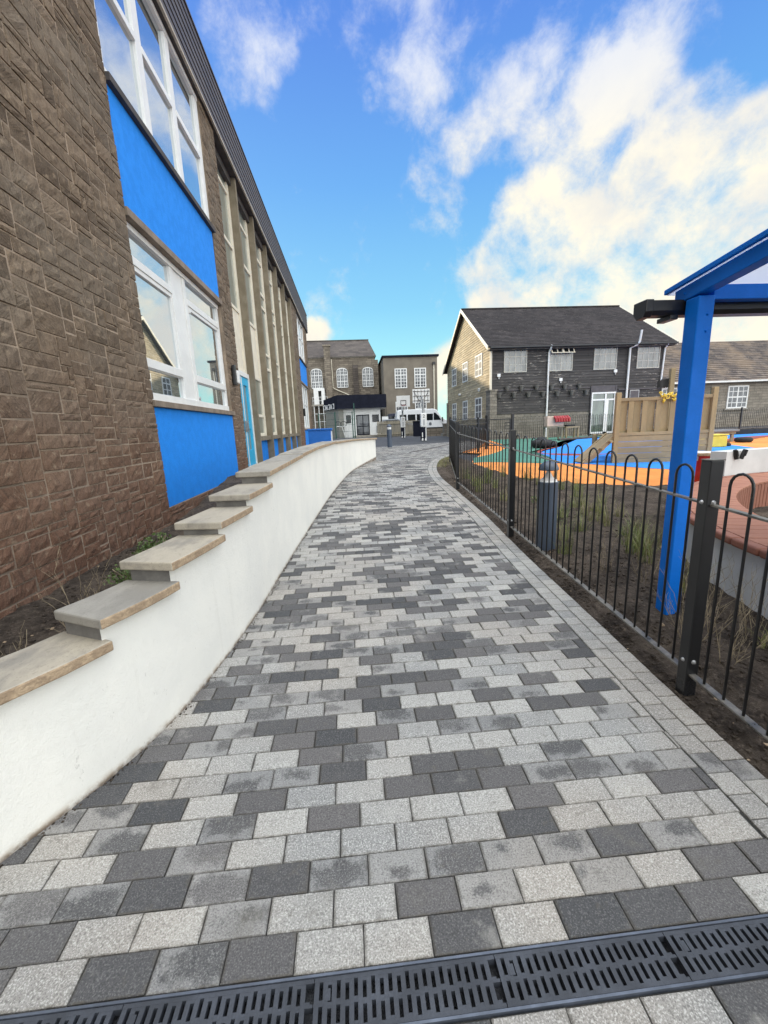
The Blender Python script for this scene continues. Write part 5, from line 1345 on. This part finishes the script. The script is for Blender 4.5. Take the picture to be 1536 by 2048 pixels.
# ------------------------------------------------------------------ vehicles
def wheel(b, x, y, z, r, w):
    pass
def vehicle(name, label, cat, x0, y0, w, prof, col, wins, wheels, extra=None):
    t = thing(name, label, cat, (x0, y0, -1))
    b = MB(lambda a, c, d: (x0+a, y0+d, -1+c)); b.prism(prof, 0, w); b.build('body', col, t, bevel=.06, seg=3)
    for poly in wins:
        b = MB(lambda a, c, d: (x0+a, y0+d, -1+c)); b.prism(poly, -.012, .02); b.build('window','darkglass',t)
    for (wx, r) in wheels:
        for yy_ in (y0-.01, y0+w-.2):
            b = MB(); torus(b, x0+wx, yy_+.1, -1+r, r-.09, .09, 'y', 20, 8); tw_ = b.build('wheel','rubber',t,smooth=True,sharp=0)
            b = MB(); b.tube([(x0+wx,yy_+.02,-1+r),(x0+wx,yy_+.18,-1+r)], r-.1, 14); sub(b.build('rim','galv',None), tw_)
    return t
vp = [(0,.42),(.0,1.9),(.12,2.62),(.4,2.78),(4.1,2.78),(4.5,2.66),(5.1,1.75),(5.75,1.45),(5.95,1.1),(5.98,.5),(5.7,.38),(.1,.38)]
van = vehicle('minibus', 'white minibus with dark side windows parked beyond the low stone wall', 'minibus', 5.15, 46.2, 2.1, vp, 'vanwhite',
    [[(.35,1.55),(1.1,1.55),(1.1,2.25),(.35,2.25)],[(1.25,1.55),(2.1,1.55),(2.1,2.25),(1.25,2.25)],[(2.25,1.55),(3.1,1.55),(3.1,2.25),(2.25,2.25)],[(3.15,1.55),(4.05,1.55),(4.05,2.25),(3.15,2.25)],[(4.15,1.55),(4.95,1.55),(4.75,1.95),(4.35,2.35),(4.15,2.35)]],
    [(1.1,.36),(4.9,.36)])
b = MB(lambda a, c, d: (5.15+a, 46.2+d, -1+c)); b.box(.05,5.6,.62,.78,-.02,.02); b.box(.05,5.6,.40,.56,-.021,.02); b.build('side_stripe','rubber',van)
b = MB(lambda a, c, d: (5.15+a, 46.2+d, -1+c)); b.box(5.05,5.15,1.35,1.85,-.28,-.02); b.build('mirror','black',van,bevel=.03)
b = MB(lambda a, c, d: (5.15+a, 46.2+d, -1+c)); b.prism([(3.75+.16*math.cos(2*PI*i/16),1.15+.18*math.sin(2*PI*i/16)) for i in range(16)], -.012,.01); b.build('badge','greycar',van)
b = MB(lambda a, c, d: (5.15+a, 46.2+d, -1+c)); b.box(2.5,3.4,1.18,1.24,-.010,.01); b.build('lettering','greycar',van)
cp_ = [(0,.35),(0,.95),(.25,1.05),(.8,1.48),(2.3,1.50),(3.1,1.05),(4.0,.92),(4.15,.6),(4.1,.32),(.1,.30)]
vehicle('parked_car', 'grey car parked behind the board fence at the left of the minibus', 'car', 2.9, 45.4, 1.7, [(a,c*1.22) for a, c in cp_], 'greycar', [[(.75,1.25),(2.2,1.25),(2.2,1.7),(.95,1.7)],[(2.25,1.25),(2.95,1.25),(2.3,1.7),(2.25,1.7)]], [(.8,.33),(3.3,.33)])
vehicle('parked_van', 'dark navy van partly hidden beyond the board fence', 'van', 4.3, 49.2, 1.8, [(0,.4),(0,1.8),(.3,2.5),(1.3,2.55),(1.45,1.6),(1.45,.4)], 'navycar', [[(.3,1.5),(1.15,1.5),(1.15,2.2),(.4,2.2)]], [(.5,.33)])
b = MB(MY(40.1)); b.box(6.1,7.05,-1,.40,-.5,0); b.box(6.05,7.1,.40,.46,-.55,.05); tag(b.build('wheelie_bin','dark_clad',None,bevel=.03), 'large dark bin in front of the minibus between the hoops', 'bin')
b = MB(MY(47.0)); b.box(3.6,4.3,.55,1.15,0,.04); tag(b.build('notice_board','white',None), 'small white notice above the board fence', 'sign')

# ------------------------------------------------------------------ basketball hoops
def text_mesh(body, size, name, m_, loc, rot, parent=None):
    cu = bpy.data.curves.new(name, 'FONT'); cu.body = body; cu.size = size; cu.extrude = .004; cu.align_x = 'CENTER'; cu.align_y = 'CENTER'
    o = bpy.data.objects.new(name, cu); COL.objects.link(o); bpy.context.view_layer.update()
    dg = bpy.context.evaluated_depsgraph_get(); me = bpy.data.meshes.new_from_object(o.evaluated_get(dg)); bpy.data.objects.remove(o)
    me.materials.append(M[m_]); q = bpy.data.objects.new(name, me); COL.objects.link(q)
    q.matrix_world = Matrix.Translation(Vector(loc)) @ rot
    if parent is not None: q.parent = parent
    return q
def hoop(x, y, label, facing, bw_, bz0, bz1, postz, hy=1):
    t = thing('basketball_hoop', label, 'basketball hoop', (x,y,-1), 'basketball hoops in the yard')
    b = MB(); b.tube([(x,y,-1),(x,y,postz)],.075,12); b.build('post','galv',t,smooth=True)
    yb = y+facing*(-.7)
    b = MB(); b.tube([(x,y,postz-.1),(x,(y+yb)/2,postz+.15),(x,yb,(bz0+bz1)/2)],.05,8); b.tube([(x,y,postz-.7),(x,yb,bz0+.25)],.035,8); b.build('arm','galv',t,smooth=True)
    b = MB(); b.box(x-bw_/2,x+bw_/2,yb-.02,yb+.02,bz0,bz1); bd = b.build('backboard','white',t)
    ysgn = -facing
    # target square and border on the playing face, lattice on the back
    b = MB(); yy0 = yb+ysgn*.022
    def fr(x0_,x1_,z0_,z1_,w):
        for q in ((x0_,x1_,z0_,z0_+w),(x0_,x1_,z1_-w,z1_),(x0_,x0_+w,z0_+w,z1_-w),(x1_-w,x1_,z0_+w,z1_-w)): b.box(q[0],q[1],min(yy0,yy0+ysgn*.006),max(yy0,yy0+ysgn*.006),q[2],q[3])
    fr(x-.24,x+.24,bz0+.15,bz0+.55,.05); sub(b.build('target_square','dark_clad',None), bd)
    bd.children[0].location = (0,0,0)
    b = MB(); yk = yb-ysgn*.05
    for k in range(3): z = bz0+.15+(bz1-bz0-.3)*k/2; b.tube([(x-bw_/2+.03,yk,z),(x+bw_/2-.03,yk,z)],.018,6)
    for k in range(-2,3): b.tube([(x+k*bw_/5.2,yk,bz0+.04),(x+k*bw_/5.2,yk,bz1-.04)],.012,6)
    for s_ in (-1,1): b.tube([(x+s_*bw_*.45,yk,bz1-.1),(x+s_*.1,yk,bz0+.1)],.014,6)
    b.build('board_frame','dark_sill',t)
    b = MB(); torus(b, x, yb+ysgn*.30, bz0+.12, .225,.018,'z',24,6); b.build('rim','red',t,smooth=True,sharp=0)
    b = MB()
    for k in range(12):
        a = 2*PI*k/12; b.tube([(x+.22*math.cos(a),yb+ysgn*.30+.22*math.sin(a),bz0+.12),(x+.12*math.cos(a+.3),yb+ysgn*.30+.12*math.sin(a+.3),bz0-.32)],.008,4)
    b.build('net','white',t)
    # printed pad round the post: white shirt with number, dark legs below
    yn = y-.18
    b = MB(); b.box(x-.2,x+.2,yn,y+.18,-.10,.80); b.build('pad','white',t,bevel=.05,seg=3)
    b = MB(); b.box(x-.19,x+.19,yn+.02,y+.17,-1.0,-.11); lp = b.build('leg_pad','dark_clad',t,bevel=.04)
    b = MB()
    for s_ in (-1,1):
        b.box(x+s_*.11-.03,x+s_*.11+.03,yn+.002,yn+.018,-.75,-.45) if s_ < 0 else b.box(x+s_*.13-.03,x+s_*.13+.03,yn+.002,yn+.018,-.85,-.13)
        b.hexa([(x+s_*.11-.07,yn+.001,-.98),(x+s_*.11+.05,yn+.001,-.98),(x+s_*.11+.05,yn+.019,-.98),(x+s_*.11-.07,yn+.019,-.98),(x+s_*.11-.04,yn+.001,-.82),(x+s_*.11+.05,yn+.001,-.82),(x+s_*.11+.05,yn+.019,-.82),(x+s_*.11-.04,yn+.019,-.82)])
    sub(b.build('sock_print','white',None), lp)
    L0 = ORG[t.name]
    q = text_mesh('2', .30, 'number', 'rubber', (x-L0.x, yn-.006-L0.y, .60-L0.z), Matrix.Rotation(PI/2,4,'X'), t)
    b = MB(); 
    for k in range(3): b.box(x-.06+k*.05,x-.035+k*.05,yn-.006,yn-.001,.0,.40)
    b.build('print_lines','greycar',t)
    return t
hoop(4.62,36.6,'farther basketball hoop facing the path, in front of the board fence',1,1.15,1.62,2.55,1.7)
hoop(4.86,27.6,'nearer basketball hoop seen from behind with its lattice board frame showing',-1,1.16,1.50,2.40,1.7)

# ------------------------------------------------------------------ plants and litter
def blade(b, x, y, z, h, lean, az, w, mi=0):
    n = 3; dx_, dy_ = math.cos(az), math.sin(az); sx, sy = -dy_*w, dx_*w; prev = None
    for k in range(n+1):
        t_ = k/n; r = lean*h*t_*t_; zz_ = z+h*t_*(1-.25*lean*t_); ww_ = (1-t_)*.9+.1
        cur = ((x+dx_*r-sx*ww_, y+dy_*r-sy*ww_, zz_), (x+dx_*r+sx*ww_, y+dy_*r+sy*ww_, zz_))
        if prev: b.quad([prev[0],prev[1],cur[1],cur[0]], mi)
        prev = cur
def tuft(x, y, z, n, h, seed, ms, w=.0016, spread=.07, name='grass_tuft'):
    rr = random.Random(seed); b = MB()
    for _ in range(n):
        a = rr.uniform(0,2*PI); d = spread*math.sqrt(rr.random())
        blade(b, x+d*math.cos(a), y+d*math.sin(a), z, h*rr.uniform(.45,1), rr.uniform(.1,.9), rr.uniform(0,2*PI), w*rr.uniform(1.0,2.2), 0 if rr.random() < .6 else 1)
    return b.build(name, ms, None, recalc=False)
def stems(x, y, z, n, h, seed, ms=('straw',), r=.0022, name='dry_weed', spread=.03, tilt=.5):
    rr = random.Random(seed); b = MB()
    def grow(p, d, L2, rad, lev):
        pts = [p]; q = Vector(p)
        for k in range(4):
            d = (d+Vector((rr.uniform(-.18,.18),rr.uniform(-.18,.18),rr.uniform(-.02,.12)))).normalized(); q = q+d*L2/4; pts.append(tuple(q))
            if lev and rr.random() < .75:
                grow(tuple(q), (d+Vector((rr.uniform(-.9,.9),rr.uniform(-.9,.9),.2))).normalized(), L2*.42, rad*.65, lev-1)
        b.tube(pts, [rad*(1-.15*k) for k in range(5)], 5)
    for _ in range(n):
        a = rr.uniform(0,2*PI)
        grow((x+spread*math.cos(a), y+spread*math.sin(a), z), Vector((tilt*math.cos(a)*rr.random(), tilt*math.sin(a)*rr.random(), 1)).normalized(), h*rr.uniform(.6,1), r, 2)
    return b.build(name, list(ms), None, smooth=True, sharp=0)
rp = random.Random(21)
G1 = 'dry grass tufts in the soil bed behind the fence'
for i in range(70):
    y = rp.uniform(1.6,8.6); x = xat(EDGE, y)+rp.uniform(.3,1.9)
    if 2.0 < x < 2.3 and 2.3 < y < 2.8: continue
    if math.hypot(x-HC[0], y-HC[1]) < RO+.08: continue
    if inside(x, y): continue
    if y < 2.4 and rp.random() < .6: continue
    tag(tuft(x, y, soilz(x,y,.5)-.01, 46, rp.uniform(.2,.5) if y > 2.6 else .16, 100+i, ['grass','leaf'] if i % 3 else ['grass','straw']), 'thin yellowing grass tuft in the dark soil behind the fence', 'grass tuft', G1)
for i, (x, y, h_, n) in enumerate(((1.98,2.13,.42,9),(2.18,2.22,.45,7),(2.02,1.92,.30,6),(2.35,3.0,.3,5),(2.2,3.3,.32,5),(2.45,2.2,.4,5))):
    labs = ['grey branching dead weed at the foot of the blue canopy post','tall grey dead weed between the blue post and the black fence post','low grey dead weed just inside the near fence post','small dead weed in the soil beyond the blue post','dead weed stalks behind the fence hoops left of the blue post','wiry dead weed against the white bench wall']
    tag(stems(x, y, soilz(x,y,.4)-.02, n, h_, 40+i), labs[i], 'weed')
def leafy(x, y, z, rad, n, seed, name, label, m_='leaf'):
    rr = random.Random(seed); b = MB()
    for _ in range(n):
        th = rr.uniform(0,2*PI); ph = math.acos(rr.uniform(0,1)); r = rad*rr.uniform(.35,1)
        c = Vector((x+r*math.sin(ph)*math.cos(th), y+r*math.sin(ph)*math.sin(th), z+r*math.cos(ph)*.85))
        a = Vector((rr.uniform(-1,1),rr.uniform(-1,1),rr.uniform(-.4,1))).normalized(); s_ = a.cross(Vector((rr.uniform(-1,1),rr.uniform(-1,1),rr.uniform(-1,1)))).normalized()
        l = rad*rr.uniform(.13,.24) if rad < .15 else rad*rr.uniform(.09,.17); w = l*.36
        b.quad([tuple(c-a*l*.5), tuple(c+s_*w), tuple(c+a*l*.5), tuple(c-s_*w)], 0)
    for _ in range(8):
        th = rr.uniform(0,2*PI); b.tube([(x,y,z-.03),(x+rad*.6*math.cos(th),y+rad*.6*math.sin(th),z+rad*.6)],.003,4,1)
    return tag(b.build(name,[m_,'straw'],None,recalc=False), label, 'plant')
leafy(-1.62,2.92,-1.00,.17,420,1,'small_shrub','small dark green shrub tucked beside the coping step, nearer the viewer')
leafy(-1.70,3.55,-.99,.21,620,2,'small_shrub','small pale green shrub against the stone wall above the coping')
leafy(2.35,1.55,-1.40,.10,90,3,'weed_plant','low green weed rosette in the soil inside the near fence')
leafy(2.75,5.9,-1.2,.13,120,4,'weed_plant','low green weed in the soil behind the grey bollard')
leafy(2.5,4.9,-1.25,.11,110,6,'weed_plant','second low green weed, right of the grey bollard')
leafy(3.0,1.5,-1.38,.10,80,5,'weed_plant','green weed at the foot of the white bench wall')
for i, (x, y, h_) in enumerate(((-1.68,2.42,.50),(-1.95,2.75,.42),(-1.60,2.72,.36),(-1.80,2.05,.42),(-1.72,1.85,.34))):
    labs = ['long pale dead twigs leaning over the lower coping slab','thin dead twig plant against the brown stone wall','short dead twigs near the small green shrub','upright dead stalk in the soil at the left edge','dead stalk nearest the bottom left corner of the stone wall']
    tag(stems(x, y, bedz(x,y)-.02, 3, h_*.85, 70+i, r=.0026, tilt=1.1), labs[i], 'weed')
b = MB(); rr = random.Random(9)
for _ in range(1500):
    y = rr.uniform(10.2,12.6); x = xat(EDGE,y)+rr.uniform(.02,.45)
    blade(b, x, y, gz(y)-.02, rr.uniform(.04,.12), rr.uniform(.1,.8), rr.uniform(0,2*PI), .003, 0 if rr.random() < .7 else 1)
o = b.build('grass',['grass','straw'],None,recalc=False); tag(o,'patch of rough grass at the bend of the path outside the fence','grass'); o['kind'] = 'stuff'
# loose clods and stones on the soil
def rock(b, x, y, z, s, rr, mi):
    c = [Vector((x+s*i*rr.uniform(.5,1), y+s*j*rr.uniform(.5,1), z+s*k*rr.uniform(.3,.8))) for k in (-1,1) for i, j in ((-1,-1),(1,-1),(1,1),(-1,1))]
    b.hexa([tuple(q) for q in c], mi)
b = MB()
for _ in range(3600):
    y = rr.uniform(-.2,8.5) if rr.random() < .5 else rr.uniform(.6,4); x = xat(EDGE,y)+rr.uniform(.0,1)**1.6*1.7+.004
    if math.hypot(x-HC[0], y-HC[1]) < RO or inside(x,y): continue
    rock(b, x, y, soilz(x,y,x-xat(EDGE,y)), rr.uniform(.003,.014), rr, 0 if rr.random() < .975 else 1)
for _ in range(1500):
    y = rr.uniform(.2,9); x = xat(WALL,y)+abs(rr.gauss(0,.012))+.001
    rock(b, x, y, gz(y)-.002, rr.uniform(.002,.006), rr, 0)
for _ in range(900):
    y = rr.uniform(.3,4.5); x = rr.uniform(-2.45,-1.15)
    if x > xat(WALL,y)-.24: continue
    rock(b, x, y, bedz(x,y), rr.uniform(.004,.016), rr, 0 if rr.random() < .97 else 1)
o = b.build('soil_clods',['soil','cap_edge'],None); tag(o,'loose clods and small stones scattered on the soil beds','soil'); o['kind'] = 'stuff'

# ------------------------------------------------------------------ camera (pose solved from the photograph's vanishing points)
f, yaw, pitch, roll = 821.42, -.0720995, .2036516, -.0406471
fw = Vector((-math.sin(yaw)*math.cos(pitch), math.cos(yaw)*math.cos(pitch), -math.sin(pitch)))
r0 = Vector((math.cos(yaw), math.sin(yaw), 0)); u0_ = r0.cross(fw)
rt = math.cos(roll)*r0+math.sin(roll)*u0_; up_ = -math.sin(roll)*r0+math.cos(roll)*u0_
cam = bpy.data.cameras.new('camera'); co_ = bpy.data.objects.new('camera', cam); COL.objects.link(co_)
mat3 = Matrix((rt, up_, -fw)).transposed(); co_.matrix_world = mat3.to_4x4()
cam.sensor_fit = 'HORIZONTAL'; cam.sensor_width = 36; cam.lens = f/1536*36; cam.clip_start = .05; cam.clip_end = 3000
scene.camera = co_

# ------------------------------------------------------------------ light
SUN_AZ = math.radians(128)      # azimuth of the sun measured from +x towards +y
SUN_EL = math.radians(12)
sd = Vector((math.cos(SUN_AZ)*math.cos(SUN_EL), math.sin(SUN_AZ)*math.cos(SUN_EL), math.sin(SUN_EL)))
sl = bpy.data.lights.new('sun','SUN'); sl.energy = 5.0; sl.angle = math.radians(.5); sl.color = (1,.86,.62)
so = bpy.data.objects.new('sun', sl); COL.objects.link(so); so.rotation_euler = sd.to_track_quat('Z','Y').to_euler(); so.location = (-20,40,30)
w = bpy.data.worlds.new('World'); scene.world = w; w.use_nodes = True; nt = w.node_tree; nt.nodes.clear(); h = N(nt)
STR = .12
sky = h.n('ShaderNodeTexSky'); sky.sky_type = 'NISHITA'; sky.sun_disc = False; sky.sun_elevation = SUN_EL; sky.sun_rotation = PI/2-SUN_AZ
sky.altitude = 0; sky.air_density = 1; sky.dust_density = .6; sky.ozone_density = 2
tc = h.n('ShaderNodeTexCoord'); g = tc.outputs['Generated']; sx = h.n('ShaderNodeSeparateXYZ'); nt.links.new(g, sx.inputs[0])
X_, Y_, Z_ = sx.outputs
el = h.math('MAXIMUM', Z_, 0.0)
cr = h.n('ShaderNodeValToRGB'); h.set(cr.inputs[0], el)
e_ = cr.color_ramp.elements; e_[0].position = 0; e_[0].color = (.50,.92,1.0,1); e_[1].position = 1; e_[1].color = (.035,.10,.60,1)
for p_, c_ in ((.10,(.34,.80,1.0,1)),(.25,(.20,.56,1.0,1)),(.45,(.12,.37,.97,1)),(.62,(.085,.24,.88,1))):
    q = e_.new(p_); q.color = c_
k = 1/STR
base = h.mix(.84, sky.outputs[0], h.mix(1.0, cr.outputs[0], (k*1.45,k*1.34,k*1.06), 'MULTIPLY'))
# clouds: soft banks at fixed bearings broken up by noise
nrm = h.n('ShaderNodeVectorMath', operation='NORMALIZE'); nt.links.new(g, nrm.inputs[0]); gd = nrm.outputs[0]
def bank(az, elv, r_in, r_out, wgt):
    c_ = (math.sin(math.radians(az))*math.cos(math.radians(elv)), math.cos(math.radians(az))*math.cos(math.radians(elv)), math.sin(math.radians(elv)))
    dt = h.n('ShaderNodeVectorMath', operation='DOT_PRODUCT'); nt.links.new(gd, dt.inputs[0]); dt.inputs[1].default_value = c_
    return h.ramp(dt.outputs['Value'], math.cos(math.radians(r_out)), math.cos(math.radians(r_in)), 0, wgt)
BANKS = [
    (6.5,38.4,1.16,8.9,0.33),
    (8.0,33.6,0.43,5.1,0.22),
    (-8.8,37.2,0.39,6.2,0.24),
    (-5.6,36.2,0.20,2.7,0.14),
    (15.5,29.3,0.23,3.2,0.30),
    (19.4,31.8,0.21,3.4,0.26),
    (22.6,33.9,0.19,3.5,0.20),
    (27.4,29.6,1.64,6.2,0.30),
    (33.1,29.3,1.53,5.0,0.28),
    (35.4,32.1,0.70,5.9,0.24),
    (23.1,20.7,2.53,6.6,0.62),
    (19.8,16.7,1.65,6.1,0.55),
    (27.2,15.7,3.11,7.8,0.60),
    (32.5,19.9,2.28,6.9,0.60),
    (36.2,23.8,1.21,4.9,0.55),
    (38.8,26.7,0.37,3.7,0.35),
    (40.1,14.3,4.5,10.6,0.66),
    (44.6,18.1,3.5,9.4,0.66),
    (43.9,24.0,0.35,3.8,0.35),
    (31.6,9.7,4.5,11.9,0.60),
    (19.4,9.6,2.0,7.3,0.5),
    (44.5,7.8,5.0,12.3,0.60),
    (-3.7,12.0,0.24,2.6,0.62),
    (46.9,0.1,4.00,16.0,0.35),
    (12.3,5.8,0.64,5.8,0.45),
    (49.6,9.6,3.56,17.8,0.60),
    (52.5,19.5,3.03,15.1,0.45),
]
tot = None
for q in BANKS:
    v_ = bank(*q); tot = v_ if tot is None else h.math('ADD', tot, v_)
tot = h.math('MINIMUM', tot, .60)
xr_side = h.math('SUBTRACT', X_, h.math('MULTIPLY', Y_, .9))
tot = h.math('ADD', tot, h.ramp(xr_side, .12, .5, 0, .5))
tot = h.math('ADD', tot, h.ramp(Y_, .05, -.35, 0, .55))  # extra cloud cover added out of view, right and behind, as fill light
streak = h.mapping(gd, (1.0,1.0,.85), (0,math.radians(-40),math.radians(12)))
n1 = h.noise(streak, 4.3, 10, .60, .25); n2 = h.noise(gd, 15, 8, .66, .2)
nn = h.math('ADD', h.math('MULTIPLY', h.math('SUBTRACT', n1, .5), 1.9), h.math('MULTIPLY', h.math('SUBTRACT', n2, .5), 1.0))
d_ = h.math('ADD', tot, nn)
cl = h.math('MULTIPLY', h.ramp(d_, .06, .74), h.ramp(el,.75,.35,.85,1.0))
shade = h.noise(gd, 6.5, 6, .6, .3)
ccol = h.mix(h.ramp(shade,.36,.66), (1.12*k,1.04*k,.84*k), (.90*k,.88*k,.82*k))
ccol = h.mix(h.ramp(el,.40,.62), ccol, (.86*k,.90*k,1.0*k))
# added glow on unseen cloud behind, right and overhead to brighten the scene
gain = h.math('ADD', h.math('ADD', h.ramp(Y_, .05, -.4, 1.0, 1.75), h.ramp(xr_side, .18, .75, 0, 1.15)), h.ramp(Z_, .70, .93, 0, 3.7))
cl = h.math('MAXIMUM', cl, h.math('MULTIPLY', h.ramp(Z_, .70, .93), .85))
ccol = h.mix(h.math('MAXIMUM', h.ramp(Y_, .05, -.3), h.ramp(Z_, .70, .9)), ccol, (.87*k,.90*k,.90*k))
vm = h.n('ShaderNodeVectorMath', operation='SCALE'); nt.links.new(ccol, vm.inputs[0]); nt.links.new(gain, vm.inputs['Scale']); ccol = vm.outputs[0]
fin = h.mix(cl, base, ccol)
bg = h.n('ShaderNodeBackground'); nt.links.new(fin, bg.inputs[0]); bg.inputs[1].default_value = STR
wo = h.n('ShaderNodeOutputWorld'); nt.links.new(bg.outputs[0], wo.inputs[0])

# lift everything so the path by the viewer is at z = 0
for o in list(COL.objects):
    if o.parent is None: o.location.z += LIFT
scene.view_settings.view_transform = 'Standard'; scene.view_settings.look = 'None'; scene.view_settings.exposure = 0; scene.view_settings.gamma = 1
scene.render.engine = 'CYCLES'; scene.cycles.use_denoising = True; scene.cycles.max_bounces = 6
